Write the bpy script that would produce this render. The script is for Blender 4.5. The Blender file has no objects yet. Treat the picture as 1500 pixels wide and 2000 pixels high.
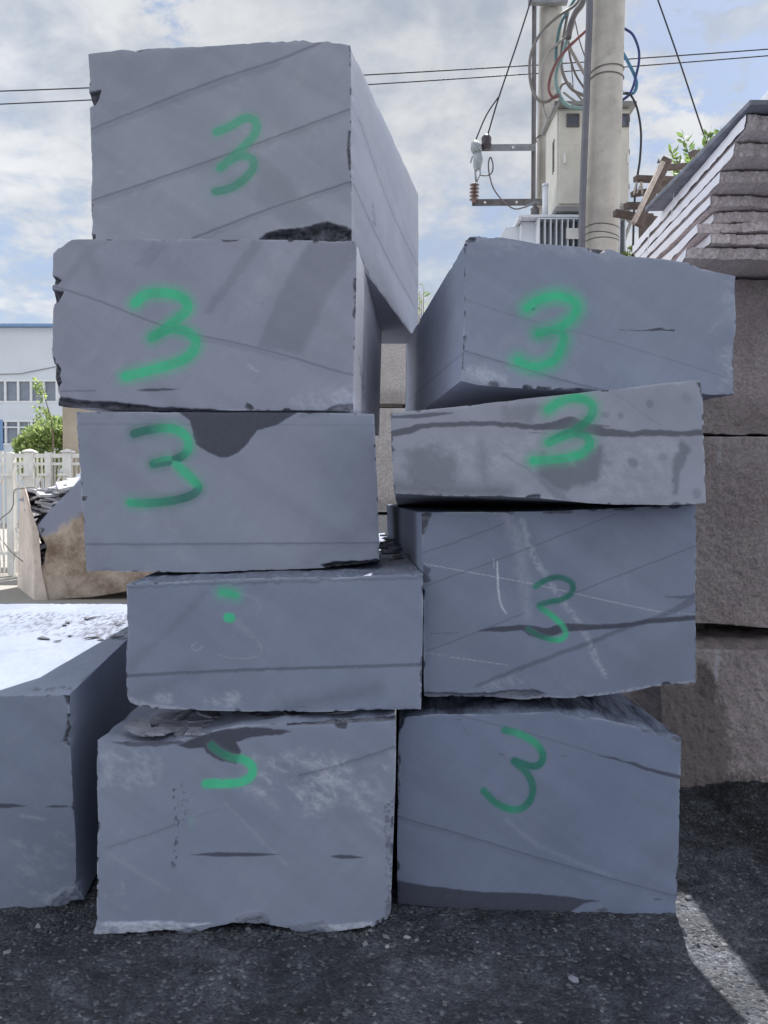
import bpy, math, random
import numpy as np
from mathutils import Vector, Matrix

random.seed(7)
rng = np.random.default_rng(7)
SC = bpy.context.scene
COL = SC.collection
R = math.radians

# ------------------------------------------------------------------ camera
EYE = 1.65
PITCH = math.atan(40 / 1500)          # slightly downwards
cd = bpy.data.cameras.new('camera')
cam = bpy.data.objects.new('camera', cd); COL.objects.link(cam)
cd.sensor_fit = 'VERTICAL'; cd.sensor_height = 36; cd.lens = 27
cd.clip_start = 0.05; cd.clip_end = 3000
cam.location = (0, 0, EYE)
cam.rotation_euler = (math.pi / 2 - PITCH, 0, 0)
SC.camera = cam

# ------------------------------------------------------------------ light
SUN_AZ, SUN_EL = R(14), R(60)
sunv = Vector((math.sin(SUN_AZ) * math.cos(SUN_EL), math.cos(SUN_AZ) * math.cos(SUN_EL), math.sin(SUN_EL)))
sd = bpy.data.lights.new('sun', 'SUN'); sd.energy = 4.6; sd.angle = R(0.5); sd.color = (1, 0.965, 0.92)
sun = bpy.data.objects.new('sun', sd); COL.objects.link(sun)
sun.rotation_euler = (-sunv).to_track_quat('-Z', 'Y').to_euler()
sun.location = sunv * 60
SC.view_settings.view_transform = 'Standard'
SC.view_settings.look = 'None'
SC.view_settings.exposure = 1.09
SC.view_settings.gamma = 1.0

CP, SP = math.cos(PITCH), math.sin(PITCH)
def ray(px, py):
    a = (px - 750) / 1500; b = (1000 - py) / 1500
    return Vector((a, CP + SP * b, -SP + CP * b))
def at(px, py, Y):
    """point of the place that the photo shows at (px, py), Y metres in front of the camera"""
    d = ray(px, py); t = Y / d.y
    return Vector((d.x * t, Y, EYE + d.z * t))
def at_np(px, py, Y):
    a = (px - 750) / 1500; b = (1000 - py) / 1500
    dy = CP + SP * b; dz = -SP + CP * b
    t = Y / dy
    return np.stack([a * t, Y + 0 * t, EYE + dz * t], -1)
def to_px(p):
    x, y, z = p[..., 0], p[..., 1], p[..., 2] - EYE
    f = y * CP - z * SP; u = y * SP + z * CP
    return 750 + 1500 * x / f, 1000 - 1500 * u / f

# ------------------------------------------------------------------ node helpers
class NT:
    def __init__(s, tree): s.t = tree; s.n = tree.nodes; s.l = tree.links
    def new(s, typ, **k):
        n = s.n.new(typ)
        for a, v in k.items(): setattr(n, a, v)
        return n
    def put(s, sock, v):
        if isinstance(v, bpy.types.NodeSocket): s.l.new(v, sock)
        elif isinstance(v, (tuple, list)) and len(v) == 3 and sock.type == 'RGBA': sock.default_value = (*v, 1)
        else: sock.default_value = v
    def math(s, op, a, b=0.0, c=None, clamp=False):
        n = s.new('ShaderNodeMath', operation=op, use_clamp=clamp)
        s.put(n.inputs[0], a); s.put(n.inputs[1], b)
        if c is not None: s.put(n.inputs[2], c)
        return n.outputs[0]
    def vmath(s, op, a, b=(0, 0, 0)):
        n = s.new('ShaderNodeVectorMath', operation=op)
        s.put(n.inputs[0], a); s.put(n.inputs[1], b)
        return n.outputs['Value'] if op in ('DOT_PRODUCT', 'DISTANCE', 'LENGTH') else n.outputs[0]
    def noise(s, vec, scale, detail=4, rough=0.55, dist=0.0):
        n = s.new('ShaderNodeTexNoise'); s.put(n.inputs['Vector'], vec)
        n.inputs['Scale'].default_value = scale; n.inputs['Detail'].default_value = detail
        n.inputs['Roughness'].default_value = rough; n.inputs['Distortion'].default_value = dist
        return n.outputs['Fac']
    def ramp(s, f, lo, hi, a=0.0, b=1.0):
        n = s.new('ShaderNodeMapRange', interpolation_type='SMOOTHSTEP')
        s.put(n.inputs[0], f); s.put(n.inputs[1], lo); s.put(n.inputs[2], hi); s.put(n.inputs[3], a); s.put(n.inputs[4], b)
        return n.outputs[0]
    def mix(s, f, a, b, mode='MIX'):
        n = s.new('ShaderNodeMix', data_type='RGBA', blend_type=mode)
        s.put(n.inputs[0], f); s.put(n.inputs[6], a); s.put(n.inputs[7], b)
        return n.outputs[2]
    def attr(s, name):
        n = s.new('ShaderNodeAttribute', attribute_name=name); return n.outputs['Fac']
    def scale(s, col, f):
        n = s.new('ShaderNodeVectorMath', operation='SCALE'); s.put(n.inputs[0], col); s.put(n.inputs['Scale'], f)
        return n.outputs[0]
    def pos(s):
        return s.new('ShaderNodeNewGeometry').outputs['Position']
    def stretch(s, v, sc, rot=(0, 0, 0)):
        n = s.new('ShaderNodeMapping'); s.put(n.inputs['Vector'], v)
        n.inputs['Scale'].default_value = sc; n.inputs['Rotation'].default_value = rot
        return n.outputs[0]

    def turned(s, v, rot, sc): return s.stretch(s.stretch(v, (1, 1, 1), rot), sc)

# ------------------------------------------------------------------ sky
W = bpy.data.worlds.new('World'); SC.world = W; W.use_nodes = True
w = NT(W.node_tree); w.n.clear()
sky = w.new('ShaderNodeTexSky', sky_type='NISHITA', sun_disc=False)
sky.sun_elevation = SUN_EL; sky.sun_rotation = SUN_AZ
sky.air_density = 1.0; sky.dust_density = 1.6; sky.ozone_density = 1.2
dirv = w.new('ShaderNodeTexCoord').outputs['Generated']
sep = w.new('ShaderNodeSeparateXYZ'); w.put(sep.inputs[0], dirv)
den = w.math('ADD', w.math('MAXIMUM', sep.outputs[2], 0.0), 0.22)
cmb = w.new('ShaderNodeCombineXYZ')
w.put(cmb.inputs[0], w.math('DIVIDE', sep.outputs[0], den)); w.put(cmb.inputs[1], w.math('DIVIDE', sep.outputs[1], den))
cmb.inputs[2].default_value = 3.3
cl = cmb.outputs[0]
big = w.noise(cl, 1.3, 5, 0.55, 0.3)
mid = w.noise(cl, 3.9, 7, 0.58, 0.3)
fine = w.noise(cl, 10, 5, 0.6, 0.2)
cov = w.math('ADD', w.math('MULTIPLY', big, 0.62), w.math('MULTIPLY', mid, 0.38))
def gap(px, py, rad, amt):
    d = ray(px, py).normalized()
    return w.ramp(w.vmath('DISTANCE', dirv, tuple(d)), rad, rad * 0.25, 0.0, amt)
gaps = w.math('ADD', gap(1430, 70, 0.22, 0.22), w.math('ADD', gap(325, 20, 0.06, 0.24), w.math('ADD', gap(20, 390, 0.20, 0.10), gap(960, 420, 0.16, 0.07))))
gaps = w.math('MULTIPLY', gaps, w.ramp(fine, 0.36, 0.60, 1.7, 0.15))
cov = w.math('SUBTRACT', cov, gaps)
cloud = w.ramp(cov, 0.22, 0.52)
dens = w.ramp(w.math('ADD', w.math('MULTIPLY', mid, 0.74), w.math('MULTIPLY', fine, 0.26)), 0.32, 0.66)
ccol = w.mix(dens, (2.3, 2.62, 3.15), (4.25, 4.35, 4.5))
skc = w.mix(0.55, sky.outputs[0], (1.35, 1.72, 2.4))
fin = w.mix(cloud, skc, ccol)
# added fill: sky beside and behind the camera brightened for the shaded stone faces
lat = w.math('MULTIPLY', w.math('POWER', w.math('ABSOLUTE', sep.outputs[0]), 3.0), 2.9)
anti = w.ramp(sep.outputs[1], 0.1, -0.8, 0.0, 0.5)
fin = w.scale(fin, w.math('ADD', 1.0, w.math('MAXIMUM', lat, anti)))
bg = w.new('ShaderNodeBackground'); w.put(bg.inputs[0], fin); bg.inputs[1].default_value = 0.082
wo = w.new('ShaderNodeOutputWorld'); w.l.new(bg.outputs[0], wo.inputs[0])

# ------------------------------------------------------------------ numpy noise
def _h(i, j, k, s):
    n = (i * 374761393 + j * 668265263 + k * 2147483647 + s * 974711) & 0xffffffff
    n = ((n ^ (n >> 13)) * 1274126177) & 0xffffffff
    n = ((n ^ (n >> 16)) * 2246822519) & 0xffffffff
    return ((n ^ (n >> 15)) & 0xffffff) / float(0xffffff)
def vnoise(p, s=0):
    f = np.floor(p); i = f.astype(np.int64); t = p - f; t = t * t * (3 - 2 * t)
    x, y, z = i[..., 0], i[..., 1], i[..., 2]; a, b, c = t[..., 0], t[..., 1], t[..., 2]
    r = 0
    for dx in (0, 1):
        for dy in (0, 1):
            for dz in (0, 1):
                r = r + _h(x + dx, y + dy, z + dz, s) * (a if dx else 1 - a) * (b if dy else 1 - b) * (c if dz else 1 - c)
    return r
ROTN = np.array(Matrix.Rotation(0.83, 3, Vector((0.36, 0.48, 0.8)).normalized()))
def fbm(p, scale, octv=4, s=0, gain=0.5):
    r = 0; a = 1; tot = 0; q = (p @ ROTN) * scale
    for o in range(octv):
        r = r + a * vnoise(q, s + o * 17); tot += a; a *= gain; q = (q @ ROTN) * 2.03 + 11.7
    return r / tot
def sstep(x, a, b):
    t = np.clip((x - a) / (b - a), 0, 1); return t * t * (3 - 2 * t)

# ------------------------------------------------------------------ object helpers
def link(name, me, mat=None, parent=None, loc=None):
    o = bpy.data.objects.new(name, me); COL.objects.link(o)
    if mat is not None and me is not None:
        me.materials.clear(); me.materials.append(mat)
    if parent is not None: o.parent = parent
    if loc is not None: o.location = loc
    return o
def tag(o, label=None, cat=None, group=None, kind=None):
    if label: o['label'] = label
    if cat: o['category'] = cat
    if group: o['group'] = group
    if kind: o['kind'] = kind
    return o
def empty(name, loc, label, cat, group=None):
    o = bpy.data.objects.new(name, None); COL.objects.link(o); o.location = loc; o.empty_display_size = 0.2
    return tag(o, label, cat, group)
def recentre(v):
    c = np.array([v[:, 0].mean(), v[:, 1].mean(), v[:, 2].min()]); return v - c, Vector(c)
def mesh_np(name, v, quads, attrs=None, smooth=True):
    me = bpy.data.meshes.new(name)
    nv, nf = len(v), len(quads)
    me.vertices.add(nv); me.vertices.foreach_set('co', np.ascontiguousarray(v, np.float32).ravel())
    me.loops.add(nf * 4); me.polygons.add(nf)
    me.loops.foreach_set('vertex_index', np.ascontiguousarray(quads, np.int32).ravel())
    me.polygons.foreach_set('loop_start', np.arange(nf, dtype=np.int32) * 4)
    me.polygons.foreach_set('loop_total', np.full(nf, 4, np.int32))
    me.polygons.foreach_set('use_smooth', np.full(nf, smooth))
    me.update(calc_edges=True)
    for k, a in (attrs or {}).items():
        at_ = me.attributes.new(k, 'FLOAT', 'POINT'); at_.data.foreach_set('value', np.ascontiguousarray(a, np.float32))
    return me

class MB:
    """collects simple shapes of one part; build() links them as one mesh object"""
    def __init__(s): s.v = []; s.f = []; s.sm = []
    def add(s, vs, fs, smooth=False):
        o = len(s.v); s.v += [tuple(p) for p in vs]
        for f in fs: s.f.append([i + o for i in f]); s.sm.append(smooth)
        return s
    def hexa(s, c8):
        return s.add(c8, [(0, 3, 2, 1), (4, 5, 6, 7), (0, 1, 5, 4), (1, 2, 6, 5), (2, 3, 7, 6), (3, 0, 4, 7)])
    def box(s, lo, hi):
        x0, y0, z0 = lo; x1, y1, z1 = hi
        return s.hexa([(x0, y0, z0), (x1, y0, z0), (x1, y1, z0), (x0, y1, z0), (x0, y0, z1), (x1, y0, z1), (x1, y1, z1), (x0, y1, z1)])
    def bar(s, a, b, wd, ht, up=(0, 0, 1)):
        a, b = Vector(a), Vector(b); d = (b - a).normalized(); u = Vector(up)
        sd_ = d.cross(u)
        if sd_.length < 1e-4: sd_ = d.cross(Vector((0, 1, 0)))
        sd_.normalize(); u = sd_.cross(d)
        sx, ux = sd_ * wd / 2, u * ht / 2
        return s.hexa([a - sx - ux, a + sx - ux, b + sx - ux, b - sx - ux, a - sx + ux, a + sx + ux, b + sx + ux, b - sx + ux])
    def tube(s, pts, r, n=8, caps=True):
        pts = [Vector(p) for p in pts]; rs = r if isinstance(r, (list, tuple)) else [r] * len(pts)
        vs = []; prev = None
        for i, p in enumerate(pts):
            d = (pts[min(i + 1, len(pts) - 1)] - pts[max(i - 1, 0)]).normalized()
            if prev is None:
                q = Vector((0, 0, 1)) if abs(d.z) < 0.9 else Vector((0, 1, 0)); u = (q - d * q.dot(d)).normalized()
            else: u = (prev - d * prev.dot(d)).normalized()
            prev = u; t = d.cross(u)
            for k in range(n):
                a = 2 * math.pi * k / n; vs.append(p + (u * math.cos(a) + t * math.sin(a)) * rs[i])
        fs = []
        for i in range(len(pts) - 1):
            for k in range(n): fs.append((i * n + k, i * n + (k + 1) % n, (i + 1) * n + (k + 1) % n, (i + 1) * n + k))
        s.add(vs, fs, True)
        if caps:
            o = len(s.v) - len(vs)
            s.f.append([o + k for k in range(n)][::-1]); s.sm.append(False)
            s.f.append([o + (len(pts) - 1) * n + k for k in range(n)]); s.sm.append(False)
        return s
    def prism(s, poly, off):
        off = Vector(off); n = len(poly); P_ = [Vector(p) for p in poly]
        vs = P_ + [p + off for p in P_]
        return s.add(vs, [tuple(range(n))[::-1], tuple(range(n, 2 * n))] + [(i, (i + 1) % n, n + (i + 1) % n, n + i) for i in range(n)])
    def build(s, name, mat, parent=None, bevel=0.0, origin=None, world=False):
        me = bpy.data.meshes.new(name)
        if parent is not None and not world:
            off = parent.matrix_world.translation if parent.parent is None else parent.parent.location + parent.location
            off = Vector(parent.location) + (Vector(parent.parent.location) if parent.parent else Vector())
        elif parent is None:
            a = np.array([tuple(p) for p in s.v]); off = Vector((a[:, 0].mean(), a[:, 1].mean(), a[:, 2].min())) if origin is None else Vector(origin)
        else: off = Vector()
        me.from_pydata([tuple(Vector(p) - off) for p in s.v], [], s.f)
        me.polygons.foreach_set('use_smooth', s.sm); me.update()
        o = link(name, me, mat, parent, off if parent is None else None)
        if bevel:
            m = o.modifiers.new('edge', 'BEVEL'); m.width = bevel; m.segments = 2; m.limit_method = 'ANGLE'
        return o

def catmull(pts, n=8):
    P_ = np.array(pts, float)
    if len(P_) < 3:
        return np.stack([np.linspace(P_[0][k], P_[-1][k], n + 1) for k in range(P_.shape[1])], -1)
    E = np.vstack([2 * P_[0] - P_[1], P_, 2 * P_[-1] - P_[-2]])
    out = []
    for i in range(1, len(E) - 2):
        p0, p1, p2, p3 = E[i - 1], E[i], E[i + 1], E[i + 2]
        for t in np.linspace(0, 1, n, endpoint=False):
            out.append(0.5 * (2 * p1 + (p2 - p0) * t + (2 * p0 - 5 * p1 + 4 * p2 - p3) * t * t + (3 * p1 - p0 - 3 * p2 + p3) * t ** 3))
    out.append(P_[-1])
    return np.array(out)

# ------------------------------------------------------------------ marks on a stone face
def stroke(ch, pts, r=3.0, a=1.0, soft=1.6, halo=0.0, hr=10.0, warp=0.0, tone=None, n=8, brk=0.0):
    return dict(t='s', ch=ch, pts=pts, r=r, a=a, soft=soft, halo=halo, hr=hr, warp=warp, tone=tone, n=n, brk=brk)
def patch(ch, poly, a=1.0, soft=2.0, warp=2.0, depth=0.0, ramp=6.0, brk=0.0):
    return dict(t='p', ch=ch, pts=poly, a=a, soft=soft, warp=warp, depth=depth, ramp=ramp, brk=brk)
CH = ('stain', 'pale', 'paint', 'paint_dark', 'broken')
def eval_marks(marks, px, py, p3):
    n = px.shape[0]
    A = {c: np.zeros(n) for c in CH}; rec = np.zeros(n)
    if not marks: return A, rec
    nz = fbm(p3, 38, 4, 3) - 0.5; nz2 = fbm(p3, 38, 4, 77) - 0.5
    fine_ = fbm(p3, 90, 3, 41)
    c_, s_ = math.cos(0.6), math.sin(0.6)
    q3 = np.stack([(p3[:, 0] * c_ - p3[:, 2] * s_) * 20, p3[:, 1] * 30, (p3[:, 0] * s_ + p3[:, 2] * c_) * 42], -1)
    scr = fbm(q3, 1.0, 5, 87, 0.62)
    for m in marks:
        x = px + nz * 2 * m['warp']; y = py + nz2 * 2 * m['warp']
        if m['t'] == 's':
            raw = [tuple(q) + ((m['r'],) if len(q) == 2 else ()) for q in m['pts']]
            C = catmull(raw, m['n'])
            tn = np.interp(np.linspace(0, 1, len(C)), np.linspace(0, 1, len(m['tone'])), m['tone']) if m['tone'] else np.zeros(len(C))
            pad = max(C[:, 2].max(), m['r']) + max(3 * m['soft'], 3 * m['hr'] if m['halo'] else 0) + 4
            sel = np.where((x > C[:, 0].min() - pad) & (x < C[:, 0].max() + pad) & (y > C[:, 1].min() - pad) & (y < C[:, 1].max() + pad))[0]
            if not len(sel): continue
            xs, ys = x[sel], y[sel]; best = np.full(len(sel), 1e9); tone = np.zeros(len(sel))
            for i in range(len(C) - 1):
                ax, ay, ar = C[i]; bx, by, br = C[i + 1]
                dx, dy = bx - ax, by - ay; L2 = dx * dx + dy * dy + 1e-9
                t = np.clip(((xs - ax) * dx + (ys - ay) * dy) / L2, 0, 1)
                d = np.hypot(xs - ax - t * dx, ys - ay - t * dy) - (ar + (br - ar) * t)
                u = d < best; best[u] = d[u]; tone[u] = (tn[i] + (tn[i + 1] - tn[i]) * t)[u]
            val = m['a'] * sstep(-best, -m['soft'], m['soft'])
            if m['halo']: val = np.maximum(val, m['halo'] * np.exp(-(np.maximum(best, 0) / m['hr']) ** 2))
            if m['brk']: val = val * sstep(fine_[sel], m['brk'] - 0.06, m['brk'] + 0.06)
            if m['ch'] == 'paint':
                val = val * (0.93 + 0.10 * sstep(scr[sel], 0.35, 0.62)); val = np.minimum(val, 1)
                A['paint_dark'][sel] = np.where(val > A['paint'][sel], tone, A['paint_dark'][sel])
            A[m['ch']][sel] = np.maximum(A[m['ch']][sel], val)
        else:
            V = np.array(m['pts'], float)
            pad = 3 * m['soft'] + 4
            sel = np.where((x > V[:, 0].min() - pad) & (x < V[:, 0].max() + pad) & (y > V[:, 1].min() - pad) & (y < V[:, 1].max() + pad))[0]
            if not len(sel): continue
            xs, ys = x[sel], y[sel]; best = np.full(len(sel), 1e9); ins = np.zeros(len(sel), bool)
            for i in range(len(V)):
                ax, ay = V[i]; bx, by = V[(i + 1) % len(V)]
                dx, dy = bx - ax, by - ay; L2 = dx * dx + dy * dy + 1e-9
                t = np.clip(((xs - ax) * dx + (ys - ay) * dy) / L2, 0, 1)
                best = np.minimum(best, np.hypot(xs - ax - t * dx, ys - ay - t * dy))
                c = (ay > ys) != (by > ys)
                ins ^= c & (xs < (bx - ax) * (ys - ay) / (by - ay + 1e-12) + ax)
            sdv = np.where(ins, best, -best)
            val = m['a'] * sstep(sdv, -m['soft'], m['soft'])
            if m['brk']: val = val * (sstep(scr[sel], m['brk'] - 0.16, m['brk'] + 0.18) if m['ch'] == 'pale' else sstep(fine_[sel], m['brk'] - 0.08, m['brk'] + 0.08))
            A[m['ch']][sel] = np.maximum(A[m['ch']][sel], val)
            if m['depth']:
                rec[sel] += m['depth'] * sstep(sdv, -1.0, m['ramp']) * (0.55 + 0.9 * fine_[sel])
    return A, rec

# ------------------------------------------------------------------ quarry block
def resample(poly, n):
    P_ = np.array(poly, float); d = np.r_[0, np.cumsum(np.hypot(*np.diff(P_, axis=0).T))]
    t = np.linspace(0, d[-1], n)
    return np.stack([np.interp(t, d, P_[:, 0]), np.interp(t, d, P_[:, 1])], -1)

def quarry_block(name, label, cat, mat, top, right, bottom, left, ys, back, marks=(), side_marks=None, step=1.6,
                 chip=0.006, rough=0.00012, side_rough=None, tone=(1, 1, 1), saw=None, seed=0, group=None, depth_n=44, face_warp=0.0, top_rough=None, ncap=480, chips=9):
    """ys: Y of TL, TR, BR, BL of the front; back: offset vectors of TL, TR, BR, BL"""
    wpx = max(abs(top[-1][0] - top[0][0]), abs(bottom[-1][0] - bottom[0][0])); hpx = abs(bottom[0][1] - top[0][1])
    nu = int(min(ncap, max(12, wpx / step))); nv = int(min(ncap, max(12, hpx / step)))
    T, B = resample(top, nu), resample(bottom, nu); L, Rr = resample(left, nv), resample(right, nv)
    u = np.linspace(0, 1, nu)[None, :, None]; v = np.linspace(0, 1, nv)[:, None, None]
    G = ((1 - v) * T[None] + v * B[None] + (1 - u) * L[:, None] + u * Rr[:, None]
         - ((1 - u) * (1 - v) * T[0] + u * (1 - v) * T[-1] + (1 - u) * v * B[0] + u * v * B[-1]))
    px, py = G[..., 0].ravel(), G[..., 1].ravel()
    uu = np.broadcast_to(u[..., 0], (nv, nu)).ravel(); vv = np.broadcast_to(v[..., 0], (nv, nu)).ravel()
    Y = (1 - vv) * ((1 - uu) * ys[0] + uu * ys[1]) + vv * ((1 - uu) * ys[3] + uu * ys[2])
    F0 = at_np(px, py, Y)
    if chips:
        rc = np.random.default_rng(900 + int(abs(top[0][0]) + abs(top[0][1])))
        auto = []
        for edge_, wt in ((top, 0.8), (bottom, 1.2), (left, 1.0), (right, 1.0)):
            pe_ = resample(edge_, 200)
            for k in range(int(chips * wt)):
                cx_, cy_ = pe_[rc.integers(3, 197)]; rr_ = rc.uniform(1.5, 5) * (2.0 if rc.random() < 0.18 else 1)
                el_ = rc.uniform(1, 2.6); hor = edge_ is top or edge_ is bottom
                auto.append(patch('broken', [(cx_ + math.cos(a) * rr_ * (el_ if hor else 1) * rc.uniform(.6, 1.2), cy_ + math.sin(a) * rr_ * (1 if hor else el_) * rc.uniform(.6, 1.2)) for a in np.linspace(0, 5.6, 8)], rc.uniform(.35, .9), 0.9, 1.5, rr_ * 0.0012, 3))
        marks = list(marks) + auto
    A, rec = eval_marks(marks, px, py, F0)
    Wm, Hm = wpx / 1500 * ys[0], hpx / 1500 * ys[0]; Dm = abs(back[0][1])
    lam = 0.011
    U = Vector((1, 0, 0)); 
    def chipamt(p): return 0.0008 + chip * np.clip(fbm(p, 9, 4, 5 + seed) - 0.50, 0, 1) * 5 * fbm(p, 60, 2, 9 + seed)
    def inward(a): return np.where(a < 0.5, 1.0, -1.0)
    F = F0.copy()
    eu = np.exp(-np.minimum(uu, 1 - uu) * Wm / lam); ev = np.exp(-np.minimum(vv, 1 - vv) * Hm / lam)
    E = np.maximum(eu, ev); c = chipamt(F0) * E
    F[:, 0] += c * inward(uu) * eu; F[:, 2] -= c * inward(vv) * ev; F[:, 1] += c
    F[:, 1] += rec + A['broken'] * (fbm(F0, 30, 4, 61 + seed) - 0.5) * 0.02
    if rough: F[:, 1] += (fbm(F0, 26, 5, 31 + seed, 0.55) - 0.5) * 2 * rough * (1 - 0.6 * E)
    if face_warp: F[:, 1] += (fbm(F0, 2.2, 3, 91 + seed) - 0.5) * 2 * face_warp * np.clip(4 * np.minimum(np.minimum(uu, 1 - uu), np.minimum(vv, 1 - vv)), 0, 1)
    if saw:
        cx, cy, pitch_ = saw; rr = np.hypot(px - cx, py - cy)
        sw = np.sin(rr / pitch_ * 6.2832 + 3 * fbm(F0, 6, 2, 8)) * np.clip(fbm(F0, 3, 3, 55 + seed) * 2.4 - 0.75, 0, 1)
    else: sw = np.zeros(nu * nv)
    A['pale'] = np.maximum(A['pale'], 0.55 * np.exp(-np.minimum(np.minimum(uu, 1 - uu) * Wm, np.minimum(vv, 1 - vv) * Hm) / 0.0035) * sstep(fbm(F0, 7, 4, 19 + seed), 0.42, 0.62) * (1 - A['broken']) * (1 - A['stain']))
    FG = F.reshape(nv, nu, 3)
    bo = np.array(back, float)
    bofs = ((1 - vv)[:, None] * ((1 - uu)[:, None] * bo[0] + uu[:, None] * bo[1]) + vv[:, None] * ((1 - uu)[:, None] * bo[3] + uu[:, None] * bo[2]))
    BG = (F0 + bofs).reshape(nv, nu, 3)
    centre = (FG.mean((0, 1)) + BG.mean((0, 1))) / 2
    V, Q, AT, SW = [], [], {k: [] for k in CH}, []
    off = 0
    def emit(grid, attrs=None, sw_=None):
        nonlocal off
        a, b = grid.shape[:2]; idx = np.arange(a * b).reshape(a, b) + off
        q = np.stack([idx[:-1, :-1], idx[:-1, 1:], idx[1:, 1:], idx[1:, :-1]], -1).reshape(-1, 4)
        mi, mj = a // 2, b // 2
        nrm = np.cross(grid[mi, mj] - grid[mi - 1, mj], grid[mi, mj] - grid[mi, mj - 1])
        # quad order (i,j)->(i,j+1): normal = cross(dj, di)
        if np.dot(-nrm, grid[mi, mj] - centre) < 0: q = q[:, ::-1]
        V.append(grid.reshape(-1, 3)); Q.append(q); off += a * b
        for k in CH: AT[k].append(attrs[k] if attrs else np.zeros(a * b))
        SW.append(sw_ if sw_ is not None else np.zeros(a * b))
    emit(FG, A, sw)
    ws = np.linspace(0, 1, depth_n) ** 1.25
    sr = side_rough if side_rough is not None else rough * 1.5
    for fname, fe, be, ax, sgn in (('top', FG[0], BG[0], 2, 1), ('bottom', FG[-1], BG[-1], 2, -1), ('left', FG[:, 0], BG[:, 0], 0, -1), ('right', FG[:, -1], BG[:, -1], 0, 1)):
        m = fe.shape[0]; tq = np.linspace(-1, 1, m)
        deg = 4 if fname == 'top' else 2
        sm = np.stack([np.polyval(np.polyfit(tq, fe[:, k], deg if k == 2 else 1), tq) for k in range(3)], -1) if ax == 2 else np.stack([np.polyval(np.polyfit(tq, fe[:, k], 2 if k == 0 else 1), tq) for k in range(3)], -1)
        lin = np.linspace(0, 1, m)[:, None]
        sm = sm + (fe[0] - sm[0]) * (1 - lin) ** 8 + (fe[-1] - sm[-1]) * lin ** 8
        bsm = sm + (be[0] - sm[0]) * (1 - lin) + (be[-1] - sm[-1]) * lin
        dk_ = np.exp(-ws * Dm / (0.05 if ax == 2 else 0.03))[:, None, None]
        grid = sm[None] * (1 - ws[:, None, None]) + bsm[None] * ws[:, None, None] + (fe - sm)[None] * dk_; p = grid.reshape(-1, 3); ww = np.repeat(ws, m); tt = np.tile(np.linspace(0, 1, m), depth_n)
        Lm = Wm if ax == 2 else Hm
        et = np.exp(-np.minimum(tt, 1 - tt) * Lm / lam); ed = np.exp(-(1 - ww) * Dm / lam)
        k = sstep(ww * Dm, 0.0, 0.03); E2 = np.maximum(et, ed); cc = chipamt(p) * E2 * k
        g = p.copy(); g[:, ax] -= sgn * cc
        o_ax = 0 if ax == 2 else 2
        g[:, o_ax] += cc * et * (inward(tt) if o_ax == 0 else -inward(tt)); g[:, 1] -= cc * ed
        r_ = (top_rough if (fname == 'top' and top_rough is not None) else sr)
        g[:, ax] += (fbm(p, 11, 5, 71 + seed, 0.55) - 0.5) * 2 * r_ * k * (1 - E2)
        at_ = None
        if side_marks and fname in side_marks:
            sx, sy = to_px(g); at_, rc = eval_marks(side_marks[fname], sx, sy, g)
            g[:, ax] -= sgn * rc
        emit(g.reshape(depth_n, m, 3), at_)
    st = max(1, nu // 60); sv = max(1, nv // 60)
    iu = np.unique(np.r_[np.arange(0, nu, st), nu - 1]); iv = np.unique(np.r_[np.arange(0, nv, sv), nv - 1])
    emit(BG[np.ix_(iv, iu)])
    V = np.concatenate(V); Q = np.concatenate(Q)
    attrs = {k: np.concatenate(AT[k]) for k in CH}; attrs['saw'] = np.concatenate(SW)
    V, c0 = recentre(V)
    o = link(name, mesh_np(name, V, Q, attrs), mat, None, c0)
    o.color = (*tone, 1)  # lower slate blocks take darker tones, blocked skylight put into their colour
    tag(o, label, cat, group)
    return o

# ------------------------------------------------------------------ materials
def new_mat(name):
    m = bpy.data.materials.new(name); m.use_nodes = True
    t = NT(m.node_tree); b = t.n['Principled BSDF']; return m, t, b
def bump(t, b, h, strength=0.3, dist=0.01):
    n = t.new('ShaderNodeBump'); n.inputs['Strength'].default_value = strength; n.inputs['Distance'].default_value = dist
    t.put(n.inputs['Height'], h); t.l.new(n.outputs[0], b.inputs['Normal'])

def stone_marks(t, col, rough, p, dark=(0.050, 0.053, 0.076)):
    st = t.attr('stain')
    dk = t.mix(t.noise(p, 40, 4), tuple(c * 0.75 for c in dark), tuple(c * 1.3 for c in dark))
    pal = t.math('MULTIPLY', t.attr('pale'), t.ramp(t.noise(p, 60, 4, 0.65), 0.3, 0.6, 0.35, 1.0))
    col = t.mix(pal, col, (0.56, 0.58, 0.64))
    br = t.attr('broken')
    lay = t.noise(t.stretch(p, (12, 12, 55)), 1.0, 5, 0.6)
    bcol = t.mix(t.ramp(lay, 0.35, 0.68), (0.030, 0.030, 0.038), (0.13, 0.13, 0.155))
    col = t.mix(br, col, bcol)
    pn = t.noise(p, 220, 3, 0.6)
    pa = t.attr('paint'); pd = t.attr('paint_dark')
    pc = t.mix(pd, (0.06, 0.50, 0.26), (0.024, 0.135, 0.112))
    pc = t.scale(pc, t.ramp(t.noise(p, 12, 3), 0.3, 0.7, 0.92, 1.07))
    pe = t.math('MULTIPLY', pa, t.ramp(t.math('ADD', pn, t.math('MULTIPLY', pa, 0.6)), 0.30, 0.75, 0.80, 1.0), clamp=True)
    col = t.mix(pe, col, pc)
    col = t.mix(t.math('MULTIPLY', st, t.math('SUBTRACT', 1.0, t.math('MULTIPLY', pe, 0.72))), col, dk)
    rough = t.math('SUBTRACT', rough, t.math('MULTIPLY', st, 0.12))
    return col, rough, lay, br

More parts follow.
